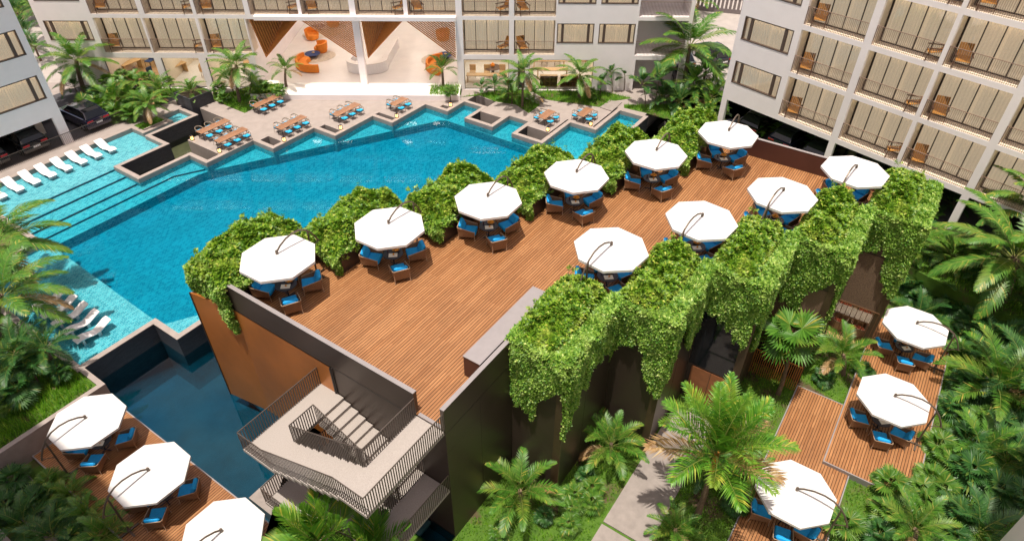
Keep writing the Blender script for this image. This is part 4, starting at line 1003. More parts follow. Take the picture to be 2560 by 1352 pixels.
# right restaurant
t_ = desk(g0(1217, 204), 0, 4.1, .8, 'long oak table along the window of the right restaurant', TANW, 'long_table')
for i, px in enumerate((1182, 1218, 1256)): simple_chair(g0(px, 193), rad(-90), 'tan shell chair behind the long window table, ' + ['left', 'middle', 'right'][i] + ' one', TANW, 'restaurant chairs', 1.3)
t = thing('round_dining_table', 'round brown pedestal table with orange vase inside the right restaurant', 'table', g0(1232, 186), 0)
m = MB(); m.lathe([(.85, .72), (.88, .75), (.86, .78)], 24); m.build('tabletop', DWOOD, t)
m = MB(); m.lathe([(.35, .0), (.14, .2), (.16, .71)], 12); m.build('pedestal', DWOOD, t)
v_ = thing('vase', 'orange round vase standing on the round restaurant table', 'vase', g0(1232, 186) + Vector((0, 0, .785)), 0)
m = MB(); m.lathe([(.10, 0), (.22, .14), (.20, .30), (.09, .38), (.11, .42)], 14); m.build('body', ORANGE, v_)
for i, (px, py) in enumerate(((1372, 172), (1380, 196))):
    desk(g0(px, py), 0, 3.4 - .2 * i, .8, ['oak bar table in the rear row behind the bookcase', 'oak bar table behind the bookcase, front row'][i], TANW, 'bar_table', 1.0)
for i, px in enumerate((1361, 1393, 1457)): simple_chair(g0(px, 164), rad(-90), 'tan bar chair at the rear restaurant table, ' + ['left', 'middle', 'right'][i] + ' one', TANW, 'restaurant chairs', 1.3)
for i, (x0_, lb) in enumerate(((2.7, 'left half of the low oak bookcase along the restaurant window'), (4.75, 'right half of the low oak bookcase along the restaurant window'))):
    t = thing('bookcase', lb, 'bookcase', BP + Vector((x0_, .75, .014)), 0, 'low bookcases')
    m = MB(); m.box(0, 1.75, 0, .4, 0, .06); m.box(0, 1.75, 0, .4, .52, .57); m.box(0, 1.75, 0, .4, 1.04, 1.1); m.box(0, .05, .001, .399, .06, 1.04); m.box(1.7, 1.75, .001, .399, .06, 1.04); m.box(.05, 1.7, .36, .39, .06, 1.04); m.build('shelf', TANW, t)
    m = MB(); x = .08
    while x < 1.6:
        w = random.uniform(.03, .07)
        for z in (.06, .57): m.box(x, x + w, .06, .3, z, z + random.uniform(.25, .40))
        x += w + (.2 if random.random() < .12 else .004)
    m.build('books', plain('book_spines_%d' % i, (.20, .08, .06), .7, var=.7, vs=9), t)
# pavilion loggia dining group
lt = W(25.8, -11.95, -1.395)
desk(lt, A_U + PI / 2, 2.2, .95, 'pale dining table inside the lit garden loggia of the pavilion', RUG, 'patio_table')
for i, (x, s) in enumerate(((-.6, 1), (.6, 1), (-.6, -1), (.6, -1))):
    a_ = A_U + PI / 2; q = lt + Vector((math.cos(a_) * x - math.sin(a_) * s * 1.0, math.sin(a_) * x + math.cos(a_) * s * 1.0, 0))
    t = thing('wicker_chair', 'round wicker chair with red cushion, ' + ['front garden-side', 'front pool-side', 'back garden-side', 'back pool-side'][i] + ' seat of the loggia table', 'chair', q, a_ - s * PI / 2, 'wicker patio chairs')
    m = MB(); m.lathe([(.36, .0), (.44, .2), (.46, .38)], 18); m.build('base', CANEF, t)
    m = MB(); vs = []; fs = []; n = 12
    for j in range(n + 1):
        a = rad(60) + rad(240) * j / n
        for rr, z in ((.47, .382), (.52, .82), (.48, .82), (.43, .382)): vs.append((rr * math.cos(a), rr * math.sin(a), z))
    for j in range(n):
        b = 4 * j
        for k in range(4): fs.append((b + k, b + 4 + k, b + 4 + (k + 1) % 4, b + (k + 1) % 4))
    fs += [(0, 1, 2, 3), (4 * n + 3, 4 * n + 2, 4 * n + 1, 4 * n)]
    m.add(vs, fs); m.build('backrest', CANEF, t)
    m = MB(); m.lathe([(.36, .385), (.37, .45), (.3, .48)], 14); m.build('cushion', plain('red_cushion_%d' % i, (.38, .08, .03), .8), t)
# ================================================================== car park floors, fences, far wall
m = MB(); m.prism([(W(a, b).x, W(a, b).y) for a, b in ((-22, 49.45), (20, 49.45), (20, 60), (-22, 60))], -.1, .008); tag(m.build('parking_floor', ASPH), kind='structure')
r_ = rad(RD); rp = lambda x, y: (RP.x + math.cos(r_) * x - math.sin(r_) * y, RP.y + math.sin(r_) * x + math.cos(r_) * y)
m = MB(); m.prism([rp(-5.4, .35), rp(32, .35), rp(32, 9), rp(-5.4, 9)], -.4, .006); tag(m.build('right_parking_floor', ASPH), kind='structure')
m = MB(); m.prism([rp(-5.4, -6), rp(34, -6), rp(34, .34), rp(-5.4, .34)], -2.4, .0); tag(m.build('right_planting_strip', TURF), kind='structure')
def colm(par, P, deg, xs, ys, h):
    for x in xs:
        for y in ys: m = MB(); m.box(x - .3, x + .3, y, y + .35, .01, h); m.build('parking_column', CREAM, par)
colm(rwing, RP, RD, (-4.6, .2, 4.9, 9.8, 14.9, 19.8, 24.9), (4.8,), 3.11); colm(lwing, LP, LD, (-.9, -4.8, -8.8, -13), (3.4,), 3.11)
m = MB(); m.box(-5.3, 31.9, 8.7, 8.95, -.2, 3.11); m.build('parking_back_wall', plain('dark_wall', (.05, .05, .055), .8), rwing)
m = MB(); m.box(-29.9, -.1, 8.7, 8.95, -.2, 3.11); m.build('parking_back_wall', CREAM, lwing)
# white side walls behind column of the left wing ground floor
fe = thing('fence', 'low dark bar fence between the poolside walkway and the parked cars', 'fence', site=True)
m = MB(); n = 190
for i in range(n):
    u = -12 + 32 * .84 * i / n; m.box(u - .012, u + .012, 48.98, 49.005, .0, 1.02)
m.build('bars', RAIL, fe)
m = MB(); m.box(-12, 14.9, 48.97, 49.015, 1.02, 1.06); m.box(14.88, 14.92, 48.97, 50.8, 1.02, 1.06); m.build('top_rail', RAIL, fe)
m = MB()
for i in range(16): m.box(14.89, 14.91, 49.1 + .11 * i, 49.12 + .11 * i, 0, 1.02)
m.build('return_bars', RAIL, fe)
bw = thing('breeze_block_wall', 'grey pierced block boundary wall at the top right behind the palms', 'wall', G(1700, 22, 0), rad(-17))
m = MB(); L_ = 26; m.box(-4, L_, 0, .2, 0, .5); m.box(-4, L_, 0, .2, 1.7, 1.85)
for i in range(60):
    for j in range(4): m.box(-4 + .5 * i, -4 + .5 * i + .32, .02 + 0 * j, .18, .501 + .3 * j, .501 + .3 * j + .298) if (i + j) % 1 == 0 else None
m.build('blocks', plain('grey_block', (.20, .17, .17), .85), bw)
m = MB(); m.prism([(-60, 63.5), (-44.7, 63.5), (-44.7, 90), (-60, 90)], -.1, .004); m.prism([(16.8, 62), (75, 62), (75, 100), (16.8, 100)], -.1, .004); tag(m.build('back_road', CONCG), kind='structure')

# ================================================================== CARS
def make_car(name, label, paint, loc, rz):
    "length along local x, tail at +x"
    t = thing(name, label, 'car', loc, rz, 'parked cars'); t.scale = (1.12, 1.16, 1.14)
    Wd = .93
    low = [(-2.3, .32), (-2.36, .62), (-2.2, .88), (-1.15, 1.02), (1.9, 1.08), (2.30, .98), (2.36, .60), (2.25, .30)]
    m = MB(); secs = [(-Wd, .90), (-Wd * .96, 1.0), (Wd * .96, 1.0), (Wd, .90)]
    n = len(low); vs = []
    for y, k in ((-Wd, .93), (-Wd + .06, 1.0), (Wd - .06, 1.0), (Wd, .93)):
        for x, z in low: vs.append((x * (1 if k == 1 else .985), y, .65 + (z - .65) * k))
    fs = [tuple(range(n))] + [tuple(range(4 * n - 1, 3 * n - 1, -1))]
    for r_ in range(3):
        for i in range(n): j = (i + 1) % n; fs.append((r_ * n + i, (r_ + 1) * n + i, (r_ + 1) * n + j, r_ * n + j))
    m.add(vs, fs); m.build('body', paint, t)
    m = MB(); base = [(-1.1, 1.03), (2.12, 1.07)]; topx = [(-.35, 1.55), (.3, 1.62), (1.35, 1.58), (1.75, 1.48)]
    pro = [(-1.15, 1.0), (-.38, 1.52), (.3, 1.60), (1.35, 1.57), (1.78, 1.47), (2.18, 1.04)]; n = len(pro); vs = []
    for y, top in ((-.84, 0), (-.66, 1), (.66, 1), (.84, 0)):
        for x, z in pro: vs.append((x, y if z < 1.1 else math.copysign(.68 if top == 0 else .60, y), z - (.035 if top == 0 and z > 1.1 else 0)))
    fs = [tuple(range(n)), tuple(range(4 * n - 1, 3 * n - 1, -1))]
    for r_ in range(3):
        for i in range(n - 1): fs.append((r_ * n + i, (r_ + 1) * n + i, (r_ + 1) * n + i + 1, r_ * n + i + 1))
    m.add(vs, fs); m.build('windows', CARG, t)
    m = MB(); m.add([(-.30, -.60, 1.545), (1.36, -.60, 1.59), (1.36, .60, 1.59), (-.30, .60, 1.545), (.3, -.60, 1.625), (.3, .60, 1.625)], [(0, 4, 5, 3), (4, 1, 2, 5)])
    for s in (-1, 1): m.tube([(-1.12, s * .80, 1.03), (-.36, s * .645, 1.53), (.3, s * .645, 1.61), (1.4, s * .645, 1.58), (1.80, s * .64, 1.47), (2.18, s * .80, 1.05)], .035, 5)
    m.build('roof', paint, t)
    for x in (-1.42, 1.42):
        for s in (-1, 1):
            m = MB(); M_ = Matrix.Translation((x, s * .84, .34)) @ Matrix.Rotation(PI / 2, 4, 'X'); a = MB(); a.lathe([(.22, -.11), (.33, -.11), (.34, -.06), (.34, .06), (.33, .11), (.22, .11)], 18)
            m.add([M_ @ Vector(p) for p in a.v], a.f); w = m.build('wheel', TYRE, t)
            m = MB(); a = MB(); a.lathe([(.06, -.115), (.22, -.112), (.22, .112), (.06, .115)], 10); m.add([M_ @ Vector(p) for p in a.v], a.f); m.build('rim', RIM, w)
    for s in (-1, 1):
        m = MB(); m.bbox(2.22, 2.345, s * .62 - .24, s * .62 + .24, .78, .93, .03); m.build('tail_lamp', REDL, t)
    m = MB(); m.box(2.20, 2.375, -.24, .24, .60, .72); m.build('number_plate', PAINTW, t)
cz = .012
make_car('parked_car', 'navy car parked in the open beside the left wing column', NAVYP, W(12.0, 51.9, cz), A_U - PI / 2)
make_car('parked_car', 'black car under the left wing just behind the fence', BLKP, W(6.6, 52.0, cz), A_U - PI / 2)
make_car('parked_car', 'black car under the left wing cut by the frame edge', BLKP, W(3.4, 52.0, cz), A_U - PI / 2)
make_car('parked_car', 'silver car nose-in behind the left wing column', SILVP, W(9.3, 57.2, cz), A_U - PI / 2)
def rcar(x, y, lb, p, k=-PI / 2): q = rp(x, y); make_car('parked_car', lb, p, Vector((q[0], q[1], cz)), r_ + k)
rcar(-2.9, 3.4, 'black car at the open end bay under the right wing', BLKP); rcar(.4, 3.2, 'navy car second bay under the right wing', NAVYP); rcar(3.4, 3.3, 'black car third bay under the right wing', BLKP)
rcar(7.5, 3.3, 'silver car under the right wing beyond its first column', SILVP); rcar(10.8, 3.3, 'navy car deep under the right wing', NAVYP)
for (px, py, lb, p, a) in ((1690, 160, 'silver car behind the tall palm trunk at back right', SILVP, -80), (1690, 188, 'navy car below the silver one behind the tall palm', NAVYP, -80), (1775, 150, 'blue-black car behind the tall palm crown near the right wing', BLKP, -70)):
    make_car('parked_car', lb, p, G(px, py, cz), rad(a))
# ================================================================== PLANTS
RNG = np.random.default_rng(11)
class LB:
    "leaf builder: raw vertex / face lists with material slots"
    def __init__(s): s.v = []; s.f = []; s.m = []; s.n = 0
    def leaf(s, pts, fs, mi=0):
        s.v.extend(pts); s.f.extend([tuple(i + s.n for i in f) for f in fs]); s.m.extend([mi] * len(fs)); s.n += len(pts)
    def mesh(s, name, mats):
        me = bpy.data.meshes.new(name); me.from_pydata([tuple(p) for p in s.v], [], s.f)
        for m in mats: me.materials.append(m)
        me.polygons.foreach_set('material_index', s.m); me.update(); return me
def nrm(a): return a / max(1e-9, np.linalg.norm(a))
def frond(L, az, e0, droop, n=34, ll=.75, lw=.05, spread=58, vup=.25, ldroop=.35, org=(0, 0, 0), mi=0, smi=1, B=None, start=.16, twist=0.0, rr=.022):
    "one feather frond: arched rachis with leaflets on both sides"
    N = 14; p = np.array(org, float); pts = [p.copy()]; tang = []
    ch = np.array((math.cos(az), math.sin(az), 0)); up = np.array((0, 0, 1.0)); side0 = np.array((-math.sin(az), math.cos(az), 0))
    for i in range(N):
        t = (i + .5) / N; e = e0 - droop * t ** 1.35
        d = ch * math.cos(e) + up * math.sin(e) + side0 * twist * t; d = nrm(d); p = p + d * L / N; pts.append(p.copy()); tang.append(d)
    pts = np.array(pts); tang.append(tang[-1]); tang = np.array(tang)
    # rachis
    rv = []; rf = []
    for i in range(0, N + 1, 2):
        w = rr * (1 - .85 * i / N); s_ = nrm(np.cross(tang[i], up) + 1e-6); u_ = np.cross(s_, tang[i])
        rv += [pts[i] + s_ * w, pts[i] - s_ * w, pts[i] + u_ * w * 1.2]
    k = len(rv) // 3
    for i in range(k - 1):
        b = 3 * i
        for a, c in ((0, 1), (1, 2), (2, 0)): rf.append((b + a, b + c, b + 3 + c, b + 3 + a))
    B.leaf(rv, rf, smi)
    for i in range(n):
        t = start + (1 - start) * (i + .5) / n; x = t * N; j = min(N - 1, int(x)); q = pts[j] + (pts[j + 1] - pts[j]) * (x - j); d = tang[j]
        sd_ = nrm(np.cross(d, up) + 1e-6); nu = np.cross(sd_, d)
        prof = (math.sin(PI * min(1, (.18 + .80 * (t - start) / (1 - start)))) ** .6) * (.75 + .25 * (1 - t))
        sp = rad(spread * (1 - .45 * t))
        for s in (-1, 1):
            l = ll * prof * RNG.uniform(.88, 1.1); a = sp * RNG.uniform(.88, 1.12)
            v = nrm(d * math.cos(a) + sd_ * s * math.sin(a) + nu * (vup + RNG.uniform(-.08, .08)))
            wv = nrm(np.cross(v, nu)) * lw * .5
            m1 = q + v * l * .42 - up * ldroop * l * .10; tip = q + v * l * .95 - up * ldroop * l * RNG.uniform(.42, .68)
            B.leaf([q - wv * .35, q + wv * .35, m1 + wv, m1 - wv, tip], [(0, 1, 2, 3), (3, 2, 4)], mi)
def crown_mesh(name, nf, L, mats, n=34, ll=.75, lw=.05, emin=-25, emax=78, droop=(50, 95), spread=58, vup=.25, ldroop=.35, dead=0, start=.16, base_r=.08, seed=0, rr=.022):
    B = LB()
    for k in range(nf):
        t = k / max(1, nf - 1); az = k * 2.39996 + RNG.uniform(-.2, .2) + seed
        e = rad(emax + (emin - emax) * t + RNG.uniform(-6, 6)); dr = rad(droop[0] + (droop[1] - droop[0]) * (1 - t) * .6 + RNG.uniform(-8, 8))
        o = (base_r * math.cos(az), base_r * math.sin(az), -.25 * t)
        frond(L * (.72 + .28 * math.sin(PI * (.25 + .6 * t))) * RNG.uniform(.92, 1.06), az, e, dr, n, ll, lw, spread, vup, ldroop, o, 2 if k >= nf - dead else 0, 1, B, start, RNG.uniform(-.25, .25), rr)
    return B.mesh(name, mats)
def fan(B, c, d, up, R_, n=20, mi=0, arc=130, droop=.3, wk=1.0):
    "one fan leaf at c facing along d"
    d = nrm(np.array(d)); s_ = nrm(np.cross(d, up) + 1e-6); nu = np.cross(s_, d)
    for i in range(n):
        a = rad(-arc + 2 * arc * (i + .5) / n); v = nrm(d * math.cos(a) + s_ * math.sin(a) + nu * .12)
        l = R_ * (1 - .28 * abs(a) / PI) * RNG.uniform(.93, 1.05); w = nrm(np.cross(v, nu)) * l * math.sin(rad(arc / n)) * .62 * wk
        m1 = c + v * l * .62; tip = c + v * l - np.array((0, 0, 1)) * droop * l * RNG.uniform(.1, .5)
        B.leaf([c, m1 + w + nu * .01, tip, m1 - w - nu * .01], [(0, 1, 2, 3)], mi)
def fan_mesh(name, nf, Rf, pet, mats, emin=-15, emax=75, n=20, arc=130, wk=1.0, droop=.3):
    B = LB(); up = np.array((0, 0, 1.0))
    for k in range(nf):
        t = k / max(1, nf - 1); az = k * 2.39996 + RNG.uniform(-.3, .3); e = rad(emax + (emin - emax) * t + RNG.uniform(-8, 8))
        d = np.array((math.cos(az) * math.cos(e), math.sin(az) * math.cos(e), math.sin(e))); l = pet * RNG.uniform(.8, 1.1)
        c = d * l; s_ = nrm(np.cross(d, up) + 1e-6) * .012
        B.leaf([-s_, s_, c + s_, c - s_], [(0, 1, 2, 3)], 1)
        e2 = e - rad(RNG.uniform(25, 50)); d2 = np.array((math.cos(az) * math.cos(e2), math.sin(az) * math.cos(e2), math.sin(e2)))
        fan(B, c, d2, up, Rf * RNG.uniform(.85, 1.1), n, 0, arc, droop, wk)
    return B.mesh(name, mats)
# --- crown library (unit sized, scaled on placement)
CR = {
 'coconut': [crown_mesh('coconut_crown', 21, 3.4, [LEAF, STEM, LEAFDEAD], 56, .85, .06, -22, 76, (45, 85), 62, .18, .55, dead=2, seed=i) for i in range(2)],
 'areca': [crown_mesh('areca_crown', 15, 2.3, [LEAF, STEM, LEAFDEAD], 34, .62, .05, 8, 82, (60, 95), 60, .35, .25, dead=1, seed=i * 1.3) for i in range(3)],
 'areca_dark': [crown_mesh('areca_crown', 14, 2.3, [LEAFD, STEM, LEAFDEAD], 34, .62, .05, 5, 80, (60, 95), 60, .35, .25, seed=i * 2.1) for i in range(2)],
 'cycad': [crown_mesh('cycad_crown', 22, 4.0, [LEAF, STEM, LEAFDEAD], 74, .72, .075, -12, 78, (55, 90), 68, .10, .55, seed=i, rr=.035) for i in range(2)],
 'betel': [crown_mesh('betel_crown', 24, 2.6, [LEAFY, STEM, LEAFDEAD], 32, 1.25, .06, 16, 86, (22, 55), 46, .6, .8, dead=3, start=.12, seed=.4, rr=.03)],
 'yucca': [crown_mesh('yucca_crown', 18, 1.6, [LEAFY, STEM, LEAFDEAD], 24, .85, .05, 10, 86, (15, 40), 36, .45, .3, start=.1, seed=1.0)],
 'slim': [crown_mesh('slim_crown', 7, 1.0, [LEAFD, STEM, LEAFDEAD], 16, .42, .07, 10, 80, (50, 90), 58, .3, .35, seed=i) for i in range(2)],
 'fan': [fan_mesh('fan_crown', 18, .62, .55, [LEAFFAN, STEM]) for i in range(3)],
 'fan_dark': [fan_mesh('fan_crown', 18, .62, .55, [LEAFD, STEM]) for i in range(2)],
 'licuala': [fan_mesh('licuala_crown', 15, 1.05, .85, [LEAF, STEM], -20, 70, 26, 150, 1.05, .2)],
}
TR = {}
def trunk_mesh(h, r0, r1, lean=(0, 0), mat=None, shaft=False):
    m = MB(); n = 7; pts = []; rs = []
    for i in range(n):
        t = i / (n - 1); pts.append((lean[0] * t * t, lean[1] * t * t, h * t)); rs.append(r0 + (r1 - r0) * t + (.25 * r0 * (1 - t) ** 6))
    m.tube(pts, rs, 10); return m
cnt = 0
def palm(kind, base, cz_, size, label, trunk=True, r0=.13, name='palm_tree', cat='palm', group=None, top=None):
    "base: point on the ground; cz_: height of the crown centre over it; size: crown scale"
    global cnt; cnt += 1
    t = thing(name, label, cat, base, 0, group)
    lean = (0, 0) if top is None else (top.x - base.x, top.y - base.y)
    if trunk and cz_ > .25:
        k_ = kind in ('betel',)
        trunk_mesh(cz_ * (.72 if k_ else 1.0), r0, r0 * .78, tuple(x * (.52 if k_ else 1) for x in lean)).build('trunk', TRUNK, t)
        if k_:
            m = MB(); m.tube([(lean[0] * .52, lean[1] * .52, cz_ * .72), (lean[0] * .72, lean[1] * .72, cz_ * .86), (lean[0], lean[1], cz_)], [r0 * .80, r0 * .95, r0 * .7], 10); m.build('crownshaft', CROWNS, t)
    me = CR[kind][cnt % len(CR[kind])]
    o = link('crown', me, t); o.location = (lean[0], lean[1], max(cz_, .02)); o.rotation_euler = (0, 0, cnt * 1.7); o.scale = (size,) * 3
    return t
def palm_px(kind, base_px, crown_px, z0, size, label, **kw):
    b = G(*base_px, z0); h = rise(b, *crown_px) - z0; top = G(crown_px[0], crown_px[1], z0 + h)
    return palm(kind, b, h, size, label, top=top, **kw)
def shrub_px(kind, px, zc, z0, size, label, name='fan_palm', group=None, cat='plant'):
    p = G(px[0], px[1], z0 + zc); p.z = z0
    return palm(kind, p, zc, size, label, trunk=zc > .5, r0=.05, name=name, cat=cat, group=group)
# ---- back garden
palm_px('coconut', (215, 237), (190, 150), 0, 1.12, 'tall palm beside the left wing corner with long drooping fronds', r0=.22)
palm_px('coconut', (366, 306), (368, 258), 0, .62, 'short palm growing on the planted island in the pool', r0=.16)
palm('areca', W(20.0, 47.1, 1.0), .3, .78, 'bushy feather palm in the black square planter')
palm_px('coconut', (600, 255), (590, 162), 0, .82, 'palm left of the lobby lawn rising above the small fans', r0=.15)
palm_px('areca', (625, 238), (632, 205), 0, .6, 'bushy palm between the lawn palm and the lobby planter')
palm_px('areca', (716, 218), (714, 172), .4, .85, 'feather palm in the planter at the left lobby corner')
palm_px('areca', (1108, 216), (1106, 172), .4, .85, 'feather palm in the planter at the right lobby corner')
palm_px('coconut', (1306, 268), (1308, 178), 0, .7, 'slender palm with pale trunk in front of the restaurant windows', r0=.11)
palm_px('coconut', (1448, 246), (1450, 186), 0, .78, 'palm with brown fibrous trunk before the low bookcases', r0=.15)
palm_px('coconut', (1706, 230), (1725, 112), 0, 1.45, 'very tall feather palm beside the right wing corner', r0=.20)
palm_px('areca', (1752, 232), (1765, 178), 0, 1.05, 'bushy palm under the tallest crown near the right wing')
palm_px('areca', (1745, 262), (1742, 240), 0, .95, 'low feathery palm in front of the right wing corner')
palm_px('areca_dark', (1795, 225), (1790, 190), 0, .9, 'dark palm squeezed against the right wing edge')
palm_px('areca', (1690, 262), (1690, 236), 0, .62, 'small feathery palm left of the low palm by the right wing')
for i, (b, c, s, lb) in enumerate([((1530, 230), (1526, 182), .95, 'thin stemmed palm at the right end of the back wall'), ((1560, 226), (1562, 186), .95, 'second thin stemmed palm at the blank back wall'), ((1500, 238), (1503, 205), .9, 'small feathery palm right of the fibrous trunk'),
        ((1205, 238), (1203, 216), .85, 'small leafy palm under the long table window, left'), ((1236, 234), (1238, 210), .9, 'small leafy palm under the long table window, middle'), ((1270, 248), (1272, 212), 1.15, 'leafy palm clump left of the slender palm'),
        ((1612, 268), (1606, 205), 1.35, 'dark upright palm at the lawn edge near the gallery stairs'), ((1636, 266), (1650, 192), 1.45, 'taller dark upright palm next to the gallery stairs'), ((1660, 255), (1662, 228), 1.1, 'dark low palm before the parked cars')]):
    palm_px('slim', b, c, 0, s * 1.25, lb, r0=.045, group='slim stemmed palms')
for i, (px, zc, s, k, lb) in enumerate([((252, 272), .7, 1.45, 'fan', 'large fan palm clump beside the walkway behind the fence'), ((222, 292), .5, 1.1, 'fan', 'fan palm hanging over the navy parked car'), ((292, 285), .5, 1.2, 'fan', 'fan palm left of the planted island'),
        ((305, 195), 1.5, .95, 'fan', 'fan palm on a short stem before the left lounge glass'), ((360, 200), 1.5, .95, 'fan', 'fan palm on a short stem before the blue lounge chairs'), ((270, 205), 1.3, .9, 'fan', 'fan palm right behind the tall corner palm trunk'), ((185, 215), .9, .9, 'areca_dark', 'blue-green feathery shrub at the driveway edge'),
        ((320, 235), .8, .9, 'areca', 'feathery shrub in the middle of the left bed'), ((335, 205), 1.0, .8, 'areca', 'upright feathery palm between the two stemmed fan palms'), ((420, 205), 1.3, .7, 'fan', 'fan palm behind the black square planter'), ((548, 222), .7, .85, 'fan', 'fan palm at the left edge of the lobby lawn'), ((660, 222), .6, .9, 'fan', 'fan palm close to the lobby planter'), ((560, 245), .4, .7, 'fan', 'low fan palm at the tip of the lobby lawn'), ((240, 235), .7, .95, 'fan_dark', 'dark fan palm at the foot of the tall corner palm'), ((380, 245), .5, .8, 'areca', 'feathery shrub between fence and black planter'), ((345, 262), .5, .75, 'areca_dark', 'dark feathery shrub behind the planted island')]):
    shrub_px(k, px, zc, 0, s, lb, name='fan_palm' if 'fan' in k else 'feather_palm')
for (px, s, lb) in (((70, 95), 1.5, 'dark palm in the gap between left wing and main building'), ((48, 45), 1.7, 'second dark palm farther back in the left gap'), ((92, 130), 1.0, 'low dark palm at the foot of the left gap'), ((80, 20), 1.8, 'farthest dark palm at the top of the left gap'), ((1745, 12), 1.4, 'palm behind the tall palm crown at the top edge'), ((1660, 40), .9, 'palm half hidden at the gallery end by the top edge')):
    p = G(px[0], px[1], 1.0); p.z = 0; palm('areca_dark' if px[0] < 500 else 'areca', p, 1.6, s, lb, r0=.12)
for i, (px, s, k, lb) in enumerate([((1905, 322), 1.0, 'areca', 'feathery fern palm under the umbrella tip at the wall'), ((1960, 345), .8, 'areca', 'low fern palm behind the maroon wall, middle'), ((1878, 340), .6, 'areca', 'small fern left of the maroon wall corner'), ((2000, 350), .9, 'areca_dark', 'dark fern behind the maroon wall'), ((1925, 300), .9, 'areca_dark', 'dark fern in the shade of the parking bays'), ((1800, 285), .55, 'areca', 'pale fern against the right wing end column')]):
    shrub_px(k, px, .4, 0, s, lb, name='fern_palm')
for (b, c, lb) in (((2040, 390), (2033, 358), 'thin leafy sapling behind the maroon wall'), ((2085, 392), (2084, 376), 'small leafy sapling beside the last right-hand umbrella')):
    palm_px('slim', b, c, 0, 1.0, lb, r0=.035, name='sapling', cat='plant')
# ---- right garden
GZ = -1.6
palm_px('cycad', (2480, 800), (2540, 640), GZ, 1.35, 'huge arching fern palm on the right beyond the umbrellas', r0=.30)
palm_px('cycad', (2575, 700), (2600, 520), GZ, 1.15, 'huge fern palm cut by the right frame edge', r0=.3)
palm_px('areca', (2475, 1010), (2495, 960), GZ, 1.55, 'large feather palm on the right beside the raised deck', r0=.10)
palm_px('areca_dark', (2570, 1010), (2570, 930), GZ, 1.5, 'large dark feather palm at the right frame edge', r0=.1)
palm_px('areca_dark', (2475, 870), (2485, 845), GZ, 1.0, 'dark feather palm under the huge fern palm', r0=.08)
palm_px('licuala', (1945, 985), (1978, 845), GZ, 1.12, 'pleated fan palm on a bare trunk by the dining screens', r0=.12)
palm_px('areca', (2105, 935), (2108, 885), GZ, .98, 'feather palm between the pleated fan palm and raised deck')
palm_px('areca', (1300, 1265), (1300, 1225), GZ, 1.05, 'feather palm in the sun at the foot of the dark wall')
palm_px('areca', (1525, 1150), (1528, 1108), GZ, .95, 'feather palm beside the path under the hanging vines')
palm_px('betel', (1742, 1292), (1794, 1128), GZ, 1.3, 'large palm with orange crownshaft and dry lower fronds', r0=.15)
palm_px('areca', (1690, 1345), (1688, 1322), GZ, .68, 'small feather palm right of the path at the bottom')
palm_px('areca', (1880, 1220), (1878, 1190), GZ, .72, 'feather palm beneath the large orange-stemmed palm')
palm_px('areca_dark', (1765, 1190), (1765, 1160), GZ, .75, 'darker feather palm shaded by the orange-stemmed palm')
palm_px('areca', (2285, 1345), (2288, 1320), GZ, .95, 'feather palm among fan palms at the bottom right')
palm_px('areca', (2310, 600), (2300, 560), GZ, .85, 'feather palm behind the last vine curtain')
palm_px('areca_dark', (2385, 520), (2380, 505), 0, .8, 'feathery palm at the foot of the right wing column')
